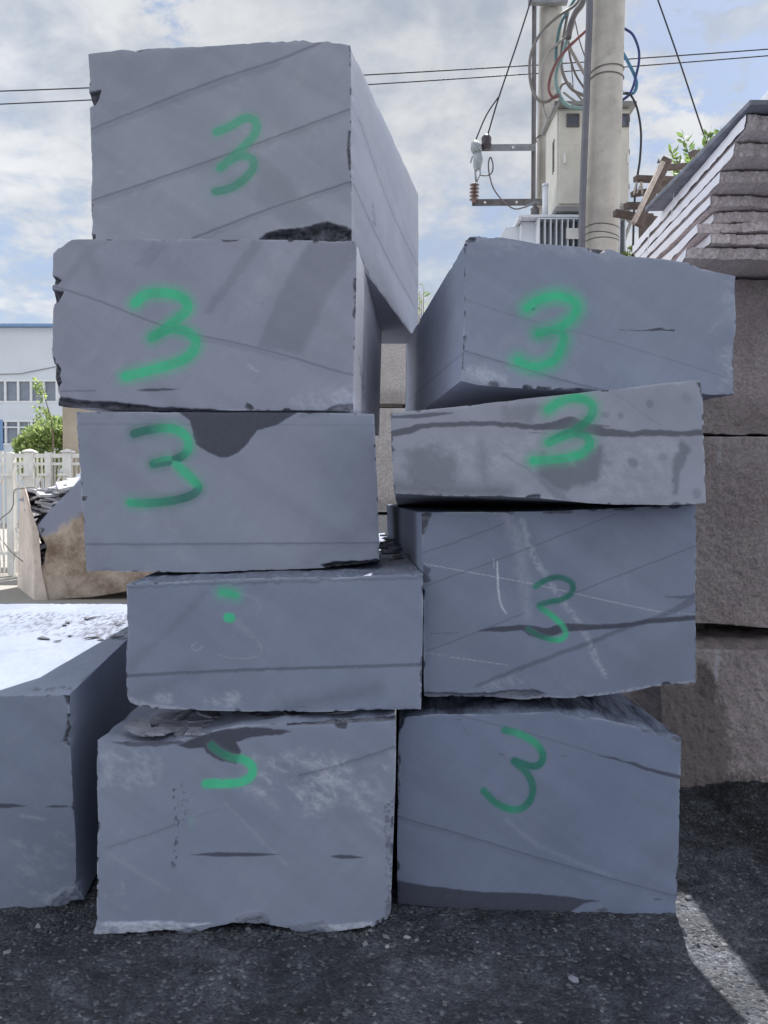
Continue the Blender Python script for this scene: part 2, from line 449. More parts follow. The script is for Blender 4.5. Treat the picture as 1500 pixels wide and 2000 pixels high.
SLATE, t, b = new_mat('blue grey slate')
p = t.pos()
oc = t.new('ShaderNodeObjectInfo').outputs['Color']
big = t.noise(p, 1.7, 4, 0.5, 0.4)
diag = t.noise(t.turned(p, (0.0, R(-34), 0.0), (1.3, 1.3, 7)), 1.0, 4, 0.5, 0.5)
grain = t.noise(p, 260, 3, 0.7)
smear = t.noise(t.turned(p, (0, R(52), 0), (5, 5, 16)), 1.0, 7, 0.66, 0.6)
dust = t.ramp(t.noise(p, 7, 7, 0.68, 0.6), 0.56, 0.74)
speck = t.ramp(t.noise(p, 85, 2, 0.5), 0.70, 0.76)
base = t.mix(t.ramp(big, 0.3, 0.7), (0.258, 0.278, 0.340), (0.288, 0.302, 0.360))
f = t.math('ADD', t.ramp(diag, 0.3, 0.7, 0.925, 1.045), t.ramp(grain, 0.25, 0.75, -0.05, 0.05))
f = t.math('ADD', f, t.ramp(smear, 0.35, 0.65, -0.022, 0.026))
f = t.math('ADD', f, t.math('MULTIPLY', t.attr('saw'), 0.012))
col = t.scale(base, f)
col = t.mix(t.math('MULTIPLY', dust, 0.22), col, (0.42, 0.42, 0.45))
col = t.mix(t.math('MULTIPLY', speck, 0.12), col, (0.45, 0.46, 0.5))
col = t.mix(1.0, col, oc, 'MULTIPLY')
col, rgh, lay, br = stone_marks(t, col, 0.72, p)
t.put(b.inputs['Base Color'], col); t.put(b.inputs['Roughness'], rgh)
b.inputs['Specular IOR Level'].default_value = 0.35
h = t.math('ADD', t.math('MULTIPLY', grain, 0.10), t.math('MULTIPLY', t.noise(p, 60, 4, 0.6), 0.10))
h = t.math('ADD', h, t.math('MULTIPLY', t.attr('saw'), 0.02))
h = t.math('ADD', h, t.math('MULTIPLY', br, t.math('MULTIPLY', lay, 3.0)))
bump(t, b, h, 0.35, 0.006)

def granite_mat(name, lo, hi, fl, bs, rock=True):
    m, t, b = new_mat(name); p = t.pos()
    oc = t.new('ShaderNodeObjectInfo').outputs['Color']
    n1 = t.noise(p, 3.0, 5, 0.6, 0.3); n2 = t.noise(p, 55, 4, 0.7); n3 = t.noise(p, 150, 3, 0.65)
    vo = t.new('ShaderNodeTexVoronoi'); t.put(vo.inputs['Vector'], p); vo.inputs['Scale'].default_value = 140
    col = t.mix(t.ramp(n1, 0.3, 0.7), lo, hi)
    col = t.scale(col, t.ramp(n2, 0.25, 0.75, 0.72, 1.25))
    col = t.mix(t.ramp(n3, 0.56, 0.70, 0, fl), col, (0.52, 0.49, 0.49))
    col = t.mix(t.ramp(t.noise(p, 120, 2, 0.5, 0.5), 0.62, 0.72, 0, 0.6), col, (0.04, 0.037, 0.04))
    col = t.mix(1.0, col, oc, 'MULTIPLY')
    col, rgh, lay, br = stone_marks(t, col, 0.85, p, (0.075, 0.062, 0.062))
    t.put(b.inputs['Base Color'], col); t.put(b.inputs['Roughness'], rgh)
    b.inputs['Specular IOR Level'].default_value = 0.3
    bump(t, b, t.math('ADD', t.noise(p, 42, 6, 0.7), t.math('MULTIPLY', n3, 0.3)), bs, 0.02)
    return m
SPLIT = granite_mat('split light granite', (0.62, 0.545, 0.54), (0.74, 0.665, 0.655), 0.5, 0.9)
GRANITE = granite_mat('split pinkish granite', (0.285, 0.240, 0.240), (0.390, 0.335, 0.330), 0.55, 1.0)
BEIGE = granite_mat('beige sandstone', (0.46, 0.395, 0.34), (0.56, 0.49, 0.43), 0.08, 0.25)

def simple(name, col, rough=0.6, metal=0.0, var=0.12, sc=8.0, bs=0.0, spec=0.4, wear=None):
    m, t, b = new_mat(name); p = t.pos()
    n = t.noise(p, sc, 5, 0.6)
    c = t.scale(t.mix(0.0, col, col), t.ramp(n, 0.25, 0.75, 1 - var, 1 + var))
    if wear:
        c = t.mix(t.ramp(t.noise(p, sc * 2.3, 6, 0.7), 0.52, 0.72, 0, 0.75), c, wear)
    t.put(b.inputs['Base Color'], c); b.inputs['Roughness'].default_value = rough; b.inputs['Metallic'].default_value = metal
    b.inputs['Specular IOR Level'].default_value = spec
    if bs: bump(t, b, t.noise(p, sc * 6, 4, 0.65), bs, 0.01)
    return m
SAWN = simple('sawn pale granite', (0.80, 0.785, 0.81), 0.7, 0, 0.06, 7, 0.05)
CONCRETE = simple('pole concrete', (0.41, 0.385, 0.345), 0.9, 0, 0.2, 2.5, 0.2, wear=(0.30, 0.28, 0.26))
CABINET_M = simple('grey beige cabinet paint', (0.60, 0.58, 0.52), 0.5, 0, 0.08, 4, wear=(0.50, 0.48, 0.43))
CAB_DARK = simple('cabinet lid paint', (0.25, 0.25, 0.25), 0.5)
GREYPAINT = simple('pale grey transformer paint', (0.64, 0.67, 0.71), 0.45, 0, 0.07, 5)
STEEL = simple('galvanised steel', (0.24, 0.25, 0.27), 0.55, 0.3, 0.2, 9)
DARKSTEEL = simple('weathered steel', (0.13, 0.12, 0.125), 0.6, 0.2, 0.25, 9)
RUBBER = simple('black cable sheath', (0.022, 0.022, 0.028), 0.5)
GLASS_D = simple('dark window glass', (0.10, 0.11, 0.14), 0.15, 0, 0.2, 6, spec=0.6)
NAVY = simple('navy cable sheath', (0.02, 0.03, 0.14), 0.45)
BLUE = simple('blue cable sheath', (0.05, 0.16, 0.27), 0.45)
TEAL = simple('faded teal cable sheath', (0.22, 0.33, 0.32), 0.5)
DTEAL = simple('dark teal cable sheath', (0.08, 0.17, 0.18), 0.5)
RED = simple('dull red cable sheath', (0.19, 0.075, 0.075), 0.5, wear=(0.15, 0.09, 0.08))
GREYC = simple('grey cable sheath', (0.19, 0.175, 0.165), 0.55)
PALEC = simple('pale grey cable sheath', (0.33, 0.31, 0.29), 0.55)
BROWNC = simple('brown cable sheath', (0.14, 0.12, 0.115), 0.55)
PORCELAIN = simple('brown glazed porcelain', (0.15, 0.09, 0.075), 0.3, spec=0.6)
INSUL = simple('dark strain insulator', (0.05, 0.04, 0.05), 0.4)
WOOD = simple('weathered grey brown timber', (0.095, 0.075, 0.066), 0.85, 0, 0.3, 14, 0.4, wear=(0.055, 0.045, 0.042))
PALEWOOD = simple('sun bleached timber', (0.36, 0.31, 0.27), 0.85, 0, 0.2, 14, 0.4, wear=(0.24, 0.2, 0.17))
WHITEPAINT = simple('white gate paint', (0.70, 0.69, 0.66), 0.55, 0, 0.08, 6, wear=(0.58, 0.56, 0.53))
WALLPAINT = simple('pale blue white wall paint', (0.57, 0.615, 0.675), 0.8, 0, 0.05, 0.6)
ROOFBLUE = simple('blue roof trim', (0.17, 0.28, 0.47), 0.5)
FRAME_M = simple('white window frame', (0.66, 0.68, 0.70), 0.5)
PANE_M = simple('grey window panes', (0.20, 0.23, 0.29), 0.18, 0, 0.15, 1.5, spec=0.6)
FLAKE = simple('slate flake', (0.20, 0.208, 0.25), 0.7, 0, 0.3, 20, 0.4)
FLAKE_D = simple('dark slate flake', (0.075, 0.075, 0.09), 0.7, 0, 0.3, 20, 0.4)
STONE_P = simple('pale stone chip', (0.30, 0.295, 0.30), 0.85, 0, 0.25, 30, 0.5)
DARKSLAB = simple('charcoal slab', (0.17, 0.18, 0.21), 0.7, 0, 0.3, 9, 0.3, wear=(0.10, 0.105, 0.125))
STRAP = simple('white packing strap', (0.62, 0.66, 0.66), 0.5)
BARK = simple('bark', (0.14, 0.11, 0.08), 0.9, 0, 0.25, 20)

def leaf_mat(name, lo, hi):
    m, t, b = new_mat(name)
    r = t.attr('shade')
    t.put(b.inputs['Base Color'], t.mix(r, lo, hi)); b.inputs['Roughness'].default_value = 0.5
    tr = t.new('ShaderNodeBsdfTranslucent'); t.put(tr.inputs[0], t.mix(r, tuple(c * 1.3 for c in lo), tuple(c * 1.3 for c in hi)))
    ms = t.new('ShaderNodeMixShader'); ms.inputs[0].default_value = 0.4
    t.l.new(b.outputs[0], ms.inputs[1]); t.l.new(tr.outputs[0], ms.inputs[2])
    t.l.new(ms.outputs[0], t.n['Material Output'].inputs[0])
    return m
LEAF = leaf_mat('bush leaves', (0.10, 0.16, 0.05), (0.36, 0.44, 0.17))
LEAF2 = leaf_mat('young leaves', (0.08, 0.14, 0.05), (0.24, 0.34, 0.10))

GROUND, t, b = new_mat('dark gravelly yard')
p = t.pos()
n1 = t.noise(p, 1.1, 6, 0.6, 0.5); n2 = t.noise(p, 9, 6, 0.68, 0.4); n3 = t.noise(p, 70, 4, 0.7)
vo = t.new('ShaderNodeTexVoronoi'); t.put(vo.inputs['Vector'], t.stretch(p, (1, 1, 0.4))); vo.inputs['Scale'].default_value = 75
col = t.mix(t.ramp(n1, 0.3, 0.7), (0.036, 0.041, 0.054), (0.088, 0.094, 0.112))
col = t.scale(col, t.ramp(n2, 0.28, 0.72, 0.62, 1.32))
col = t.scale(col, t.ramp(n3, 0.25, 0.75, 0.65, 1.4))
cs = t.new('ShaderNodeSeparateColor'); t.l.new(vo.outputs['Color'], cs.inputs[0])
col = t.mix(t.math('MULTIPLY', t.ramp(cs.outputs[0], 0.86, 0.93), 0.5), col, (0.24, 0.245, 0.26))
col = t.mix(t.math('MULTIPLY', t.ramp(cs.outputs[1], 0.8, 0.9), 0.6), col, (0.03, 0.031, 0.037))
far = t.new('ShaderNodeSeparateXYZ'); t.put(far.inputs[0], p)
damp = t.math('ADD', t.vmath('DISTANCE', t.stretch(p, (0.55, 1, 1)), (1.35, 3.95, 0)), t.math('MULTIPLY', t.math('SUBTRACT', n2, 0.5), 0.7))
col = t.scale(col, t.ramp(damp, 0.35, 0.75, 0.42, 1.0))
col = t.scale(col, t.ramp(t.noise(p, 3.2, 6, 0.7, 0.8), 0.40, 0.62, 0.62, 1.12))
col = t.mix(t.ramp(t.math('ADD', far.outputs[1], t.math('MULTIPLY', n2, 1.5)), 6.0, 9.5), col, (0.34, 0.325, 0.30))
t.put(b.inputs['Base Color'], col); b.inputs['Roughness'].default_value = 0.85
b.inputs['Specular IOR Level'].default_value = 0.3
hh = t.math('ADD', t.math('MULTIPLY', n3, 0.5), t.math('SUBTRACT', 0.6, vo.outputs['Distance']))
bump(t, b, t.math('ADD', hh, t.math('MULTIPLY', n2, 2.0)), 0.95, 0.014)

# ------------------------------------------------------------------ ground
def axis(a, b, stp, lo, hi, g=1.25):
    c = list(np.arange(a, b, stp)); s_ = stp; x = c[-1]
    while x < hi: s_ *= g; x += s_; c.append(x)
    s_ = stp; x = c[0]; pre = []
    while x > lo: s_ *= g; x -= s_; pre.append(x)
    return np.array(pre[::-1] + c)
gx = axis(-2.2, 2.6, 0.012, -700, 700); gy = axis(2.0, 5.2, 0.012, -500, 900)
X, Yg = np.meshgrid(gx, gy); P3 = np.stack([X, Yg, 0 * X], -1)
nearm = np.exp(-np.maximum(np.hypot(X, Yg - 3) - 4, 0) / 2.0)
def ground_h(P):
    z = (fbm(P, 1.4, 3, 2) - 0.5) * 0.05 + (fbm(P, 12, 4, 4) - 0.5) * 0.028 + (fbm(P, 60, 3, 6) - 0.5) * 0.012
    x, y = P[..., 0], P[..., 1]
    z = z + 0.10 * np.exp(-(((x - 2.1) / 0.75) ** 2 + ((y - 4.08) / 0.24) ** 2)) * (0.35 + 1.1 * fbm(P, 7, 4, 12))
    return z - 0.015
Z = ground_h(P3) * nearm
nx, ny = len(gx), len(gy); idx = np.arange(nx * ny).reshape(ny, nx)
q = np.stack([idx[:-1, :-1], idx[:-1, 1:], idx[1:, 1:], idx[1:, :-1]], -1).reshape(-1, 4)
g = link('ground', mesh_np('ground', np.stack([X, Yg, Z], -1).reshape(-1, 3), q), GROUND); tag(g, kind='structure')

# ------------------------------------------------------------------ slate blocks
DV = 'blue grey slate block'
LG = 'slate blocks in the left stack'; RG = 'slate blocks in the right stack'
def paint(pts, r=8.5, a=0.92, halo=0.3, hr=8, tone=(0,)):
    tone = list(tone) if len(tone) > 1 else [tone[0], tone[0]]
    return stroke('paint', pts, r, a, 2.4, halo, hr, 0.6, tone)
def vein(pts, r=1.4, a=0.42, warp=1.2, soft=1.6): return stroke('stain', pts, r, a, soft, 0, 0, warp)
def softband(pts, r, a): return stroke('stain', pts, r * 0.45, a, r * 0.8, 0, 0, 6)
def lens(x0, y0, x1, y1, r, a=0.85):
    xm, ym = (x0 + x1) / 2, (y0 + y1) / 2
    return stroke('stain', [(x0, y0, 0.2), (x0 * .7 + x1 * .3, y0 * .7 + y1 * .3, r), (xm, ym, r * 0.9), (x0 * .3 + x1 * .7, y0 * .3 + y1 * .7, r * 0.8), (x1, y1, 0.2)], r, a, 1.0, 0, 0, 1.0)

# left stack, top to bottom
quarry_block('slate_block', 'tall topmost slate block of the left stack, muted green 3 and slanting seams', 'stone block', SLATE,
    [(172, 105), (210, 100), (240, 96), (300, 94), (420, 89), (500, 83), (575, 77), (590, 77), (610, 83), (640, 80), (650, 84), (686, 85)],
    [(686, 85), (687, 250), (685, 270), (687, 310), (687, 493)], [(178, 491), (400, 492), (687, 493)],
    [(172, 105), (175, 155), (173, 180), (177, 200), (175, 212), (178, 300), (178, 491)],
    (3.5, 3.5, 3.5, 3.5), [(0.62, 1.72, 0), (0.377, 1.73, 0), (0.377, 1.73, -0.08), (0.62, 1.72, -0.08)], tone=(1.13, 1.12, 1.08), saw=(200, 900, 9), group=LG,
    marks=[vein([(178, 252), (400, 165), (540, 118), (625, 84)], 2.2, 0.48, 1.5, 2.6), softband([(178, 260), (400, 173), (540, 126)], 9, 0.22), vein([(180, 392), (420, 310), (684, 213)], 1.8, 0.55, 1.5, 2.2), softband([(180, 398), (420, 316), (684, 219)], 8, 0.20), vein([(375, 466), (520, 410), (684, 355)], 2.0, 0.55, 1.5, 2.2),
           softband([(390, 470), (520, 416), (684, 362)], 6, 0.2), patch('stain', [(500, 300), (545, 330), (640, 440), (560, 440), (500, 390)], 0.15, 10, 6), patch('stain', [(178, 110), (420, 92), (250, 230), (178, 250)], 0.10, 12, 8),
           paint([(423, 258), (449, 247), (481, 230), (500, 240), (498, 261), (477, 286), (450, 310), (430, 328), (452, 312), (474, 304), (493, 312), (493, 331), (472, 354), (449, 368), (421, 374)], 8.5, 0.74, 0.24, 7, tone=(0.25, 0.25, 0.35, 0.5, 0.6)),
           patch('broken', [(505, 467), (520, 455), (545, 447), (590, 445), (612, 439), (640, 433), (662, 440), (690, 447), (692, 500), (505, 500)], 0.95, 1.2, 3, 0.035, 10),
           patch('broken', [(170, 180), (197, 176), (194, 192), (188, 206), (170, 208)], 1, 1, 2, 0.02, 4),
           patch('broken', [(170, 455), (186, 458), (190, 500), (170, 500)], 0.9, 1, 2, 0.015, 4),
           stroke('broken', [(684, 90), (685, 130)], 1.5, 0.8, 1.0, warp=2, brk=0.5), stroke('broken', [(684, 258), (681, 290), (685, 330)], 3, 0.9, 1.0, warp=3)],
    side_marks={'right': [vein([(700, 230), (760, 400), (815, 520)], 1.2, 0.35), vein([(690, 360), (750, 490), (810, 600)], 1.4, 0.4), stroke('stain', [(728, 400), (731, 440)], 2, 0.5, 1.5, warp=3, brk=0.45),
                          stroke('broken', [(706, 510), (735, 560), (800, 650)], 2.5, 0.7, 1.5, warp=5, brk=0.45)]})

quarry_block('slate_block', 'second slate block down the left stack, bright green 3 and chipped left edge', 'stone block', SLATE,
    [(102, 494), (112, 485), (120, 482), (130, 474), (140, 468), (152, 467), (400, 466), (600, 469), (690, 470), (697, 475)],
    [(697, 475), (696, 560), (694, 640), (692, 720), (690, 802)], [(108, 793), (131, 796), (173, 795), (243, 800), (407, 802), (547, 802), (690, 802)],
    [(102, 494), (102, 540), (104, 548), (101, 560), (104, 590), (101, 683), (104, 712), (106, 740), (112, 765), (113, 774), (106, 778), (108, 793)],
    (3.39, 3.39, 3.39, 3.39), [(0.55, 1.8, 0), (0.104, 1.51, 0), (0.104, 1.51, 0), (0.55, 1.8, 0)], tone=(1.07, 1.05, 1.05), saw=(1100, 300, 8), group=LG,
    marks=[vein([(105, 560), (128, 566), (200, 590), (330, 640), (470, 672), (560, 695), (625, 715), (690, 733)], 1.6, 0.45), softband([(330, 646), (470, 679), (560, 702)], 6, 0.2),
           patch('stain', [(495, 466), (522, 466), (455, 560), (412, 612), (398, 610), (440, 548)], 0.20, 5, 5), patch('stain', [(608, 468), (697, 470), (697, 500), (640, 580), (590, 690), (500, 680), (545, 570)], 0.22, 7, 6), softband([(160, 470), (200, 560)], 20, 0.15), patch('stain', [(300, 470), (340, 470), (290, 520), (262, 520)], 0.14, 5, 5), patch('stain', [(180, 470), (205, 470), (130, 560), (108, 560)], 0.14, 8, 6), patch('pale', [(540, 480), (600, 470), (500, 620), (440, 640)], 0.10, 14, 8),
           lens(265, 762, 350, 760, 3), vein([(120, 764), (187, 763)], 1, 0.6),
           patch('broken', [(108, 772), (140, 779), (180, 783), (232, 785), (300, 794), (420, 800), (420, 806), (104, 806), (100, 774)], 0.9, 1.2, 2, 0.03, 6),
           patch('broken', [(98, 540), (112, 542), (121, 548), (112, 556), (98, 556)], 1, 1, 2, 0.02, 3), patch('broken', [(98, 566), (125, 570), (120, 580), (113, 592), (98, 592)], 1, 1, 2, 0.02, 3),
           patch('broken', [(98, 706), (112, 710), (120, 720), (116, 734), (122, 746), (114, 758), (112, 772), (98, 772)], 1, 1, 3, 0.02, 3),
           patch('broken', [(478, 796), (482, 786), (490, 790), (497, 798), (490, 804)], 0.9, 1, 1, 0.01, 3), patch('broken', [(640, 799), (655, 791), (690, 788), (694, 806), (640, 806)], 0.6, 2, 3, 0.012, 4),
           patch('broken', [(688, 469), (698, 468), (699, 478), (690, 477)], 1, 1, 1, 0.01, 3),
           patch('pale', [(580, 770), (640, 765), (690, 750), (691, 800), (560, 800)], 0.35, 10, 10, brk=0.5), stroke('pale', [(485, 715), (505, 725)], 5, 0.3, 5, warp=5, brk=0.5),
           paint([(264, 592), (285, 576), (323, 572), (355, 581), (367, 599), (355, 616), (327, 639), (297, 660), (330, 643), (360, 646), (381, 662), (379, 683), (355, 704), (313, 718), (267, 730), (245, 735)], 9.8, 0.93, 0.45, 10, tone=(0.0, 0.0, 0.1, 0.3, 0.1, 0.0, 0.0))],
    side_marks={'right': [patch('pale', [(696, 475), (707, 520), (715, 600), (717, 700), (714, 802), (688, 802), (693, 640)], 0.5, 2, 2), stroke('stain', [(722, 560), (732, 640), (735, 760)], 8, 0.35, 8, warp=4), stroke('stain', [(702, 700), (712, 780)], 3, 0.5, 2, warp=4, brk=0.5)]})  # pale patch paints a strip of grazing sun along the front of this side

quarry_block('slate_block', 'third slate block of the left stack, dark dripping stain beside its green 3', 'stone block', SLATE,
    [(149, 804), (360, 804), (500, 805), (640, 806), (731, 808)], [(731, 808), (736, 917), (740, 1010), (743, 1098)],
    [(169, 1116), (280, 1118), (400, 1119), (560, 1114), (660, 1110), (743, 1100)], [(149, 804), (153, 900), (158, 965), (163, 1040), (169, 1116)],
    (3.22, 3.22, 3.22, 3.22), [(-0.06, 1.95, 0), (-0.02, 1.95, 0), (-0.02, 1.95, -0.02), (-0.06, 1.95, 0.0)], tone=(0.95, 0.98, 1.0), saw=(420, 560, 8), group=LG,
    marks=[patch('stain', [(345, 800), (358, 812), (372, 822), (377, 850), (384, 868), (405, 882), (428, 893), (445, 892), (465, 884), (485, 865), (503, 840), (540, 830), (562, 817), (590, 800)], 0.92, 1.6, 2),
           softband([(590, 808), (640, 806)], 8, 0.3), vein([(150, 828), (440, 829), (735, 831)], 0.7, 0.3), vein([(166, 1063), (450, 1062), (742, 1060)], 1.4, 0.55), softband([(166, 1064), (742, 1062)], 6, 0.2),
           patch('broken', [(626, 1104), (650, 1097), (700, 1095), (737, 1092), (746, 1096), (746, 1110), (640, 1114)], 0.95, 1.2, 2, 0.04, 6),
           softband([(600, 1100), (680, 1050), (742, 1010)], 40, 0.16), patch('broken', [(160, 969), (170, 969), (167, 977), (160, 977)], 1, 1, 1),
           patch('stain', [(151, 806), (155, 806), (153, 810)], 1, 1, 1),
           paint([(262, 847), (285, 841), (323, 836), (351, 842), (367, 861), (365, 882), (341, 898), (300, 906), (334, 899), (355, 917), (379, 940), (387, 953), (374, 967), (341, 977), (290, 983), (255, 982)], 9, 0.92, 0.36, 9, tone=(0.95, 0.9, 0.1, 0.05, 0.1, 0.9, 0.8, 0.2, 0.1, 0.15, 0.9, 0.95, 0.6, 0.2))])

quarry_block('slate_block', 'fourth slate block of the left stack, green blobs above a dark stripe', 'stone block', SLATE,
    [(247, 1140), (380, 1134), (524, 1128), (668, 1126), (827, 1120)], [(827, 1120), (826, 1250), (823, 1386)],
    [(252, 1374), (275, 1380), (298, 1384), (400, 1388), (476, 1390), (572, 1392), (700, 1389), (823, 1386)], [(247, 1140), (246, 1250), (245, 1360), (252, 1374)],
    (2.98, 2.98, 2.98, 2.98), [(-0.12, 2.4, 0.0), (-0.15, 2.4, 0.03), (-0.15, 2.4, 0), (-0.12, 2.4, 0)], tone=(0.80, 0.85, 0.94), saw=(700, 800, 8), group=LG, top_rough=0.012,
    marks=[vein([(246, 1320), (360, 1314), (500, 1308), (660, 1303), (823, 1298)], 3.2, 0.52), stroke('pale', [(330, 1318), (450, 1312), (620, 1308), (700, 1303)], 0.5, 0.5, 0.8, warp=1, brk=0.5),
           softband([(255, 1300), (330, 1230), (400, 1160)], 14, 0.2), softband([(380, 1310), (250, 1370)], 26, 0.2), softband([(560, 1380), (660, 1362), (735, 1345)], 26, 0.32), softband([(247, 1146), (830, 1128)], 4, 0.45),
           patch('pale', [(300, 1355), (335, 1352), (340, 1372), (300, 1378)], 0.35, 6, 6, brk=0.5), patch('pale', [(398, 1365), (430, 1352), (470, 1350), (480, 1380), (400, 1382)], 0.42, 6, 7, brk=0.48),
           patch('pale', [(250, 1360), (300, 1376), (380, 1382), (380, 1390), (252, 1380)], 0.5, 4, 4, brk=0.42),
           vein([(567, 1381), (600, 1381)], 1, 0.6),
           paint([(434, 1157), (446, 1158), (460, 1162)], 8, 0.85, 0.4, 10, tone=(0.1,)), paint([(446, 1206), (450, 1207)], 9.5, 0.97, 0.1, 3, tone=(0.0,)),
           stroke('pale', [(465, 1157), (495, 1168), (510, 1184), (500, 1200)], 0.8, 0.22, 1.5, warp=1), stroke('pale', [(455, 1215), (482, 1232), (503, 1252), (511, 1270), (498, 1283), (455, 1286), (425, 1278)], 0.8, 0.28, 1.5, warp=1),
           stroke('pale', [(465, 1215), (490, 1240)], 8, 0.08, 4), stroke('pale', [(383, 1256), (374, 1262), (380, 1270), (390, 1268), (395, 1262)], 1.2, 0.35, 2, warp=1)],
    side_marks={'top': [patch('stain', [(240, 1100), (840, 1060), (840, 1128), (240, 1148)], 0.45, 4, 6, brk=0.42)]})

quarry_block('slate_block', 'ragged bottom slate block of the left stack, half a green 3 under a stain', 'stone block', SLATE,
    [(190, 1445), (240, 1449), (284, 1447), (340, 1448), (365, 1440), (420, 1426), (470, 1416), (560, 1411), (640, 1409), (720, 1404), (774, 1397)],
    [(774, 1397), (774, 1464), (770, 1608), (766, 1704), (764, 1778), (757, 1794), (728, 1811)],
    [(178, 1829), (215, 1825), (260, 1820), (332, 1818), (366, 1831), (409, 1812), (440, 1806), (471, 1800), (505, 1803), (553, 1813), (596, 1826), (668, 1819), (728, 1811)],
    [(190, 1445), (188, 1512), (190, 1608), (189, 1700), (188, 1800), (178, 1829)],
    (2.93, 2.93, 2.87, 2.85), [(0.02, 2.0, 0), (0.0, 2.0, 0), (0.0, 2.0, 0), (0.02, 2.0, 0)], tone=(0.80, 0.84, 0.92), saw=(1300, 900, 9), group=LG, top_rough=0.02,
    marks=[patch('stain', [(345, 1456), (375, 1444), (400, 1434), (440, 1424), (500, 1419), (545, 1424), (570, 1428), (550, 1434), (520, 1436), (490, 1440), (462, 1450), (470, 1468), (462, 1492), (430, 1486), (404, 1470), (398, 1460), (368, 1462)], 0.95, 1.8, 3),
           stroke('pale', [(520, 1430), (535, 1427)], 2, 0.5, 2), patch('stain', [(215, 1448), (350, 1446), (365, 1452), (300, 1458), (250, 1458)], 0.75, 2, 3),
           patch('broken', [(560, 1412), (780, 1396), (780, 1408), (680, 1412), (676, 1424), (660, 1424), (650, 1414), (560, 1418)], 0.85, 1.5, 2, 0.02, 4),
           lens(373, 1669, 548, 1669, 4.2), lens(644, 1672, 710, 1675, 4),
           patch('broken', [(452, 1806), (462, 1790), (480, 1780), (510, 1779), (526, 1792), (528, 1806)], 0.5, 2, 2, -0.012, 8),
           stroke('stain', [(342, 1535), (344, 1610), (340, 1690)], 5, 0.75, 2, warp=5, brk=0.6), stroke('stain', [(362, 1535), (360, 1600)], 6, 0.5, 3, warp=6, brk=0.62),
           vein([(214, 1654), (284, 1632), (342, 1610)], 1.6, 0.35), softband([(200, 1660), (342, 1612)], 8, 0.14), vein([(380, 1596), (428, 1580)], 1, 0.25), vein([(586, 1514), (668, 1493), (769, 1459)], 2.4, 0.4, 2.5), softband([(586, 1518), (668, 1497), (769, 1463)], 7, 0.2),
           patch('pale', [(500, 1480), (560, 1470), (680, 1480), (700, 1540), (620, 1590), (520, 1570), (470, 1530)], 0.5, 20, 16, brk=0.54), patch('pale', [(660, 1520), (770, 1470), (768, 1640), (700, 1600)], 0.35, 20, 14, brk=0.56),
           patch('pale', [(195, 1460), (320, 1470), (300, 1540), (195, 1540)], 0.3, 14, 12, brk=0.52), patch('pale', [(200, 1730), (240, 1720), (250, 1770), (200, 1780)], 0.35, 8, 8, brk=0.6),
           stroke('pale', [(530, 1480), (540, 1500), (560, 1508)], 3, 0.3, 3, warp=3), stroke('pale', [(440, 1570), (500, 1630), (560, 1690)], 2, 0.16, 3, warp=3), stroke('pale', [(200, 1660), (330, 1740)], 3, 0.12, 5, warp=3),
           patch('pale', [(188, 1801), (300, 1798), (420, 1804), (340, 1822), (180, 1830)], 0.5, 2, 4, brk=0.40, depth=-0.006), patch('pale', [(620, 1806), (728, 1800), (726, 1812), (640, 1820)], 0.55, 2, 3, brk=0.38), patch('broken', [(560, 1806), (630, 1800), (660, 1818), (600, 1828)], 0.4, 4, 5),
           patch('broken', [(752, 1560), (768, 1560), (766, 1800), (752, 1800)], 0.5, 3, 4, brk=0.55),
           paint([(413, 1456), (428, 1468), (450, 1479), (474, 1483), (492, 1497), (490, 1516), (468, 1528), (430, 1531), (404, 1531)], 8.5, 0.97, 0.2, 5, tone=(0.8, 0.7, 0.4, 0.0, 0.0, 0.0, 0.0, 0.0)), paint([(402, 1531), (422, 1529)], 9, 0.95, 0.1, 3), stroke('paint', [(371, 1598), (375, 1612)], 3, 0.2, 5, tone=[0, 0])])

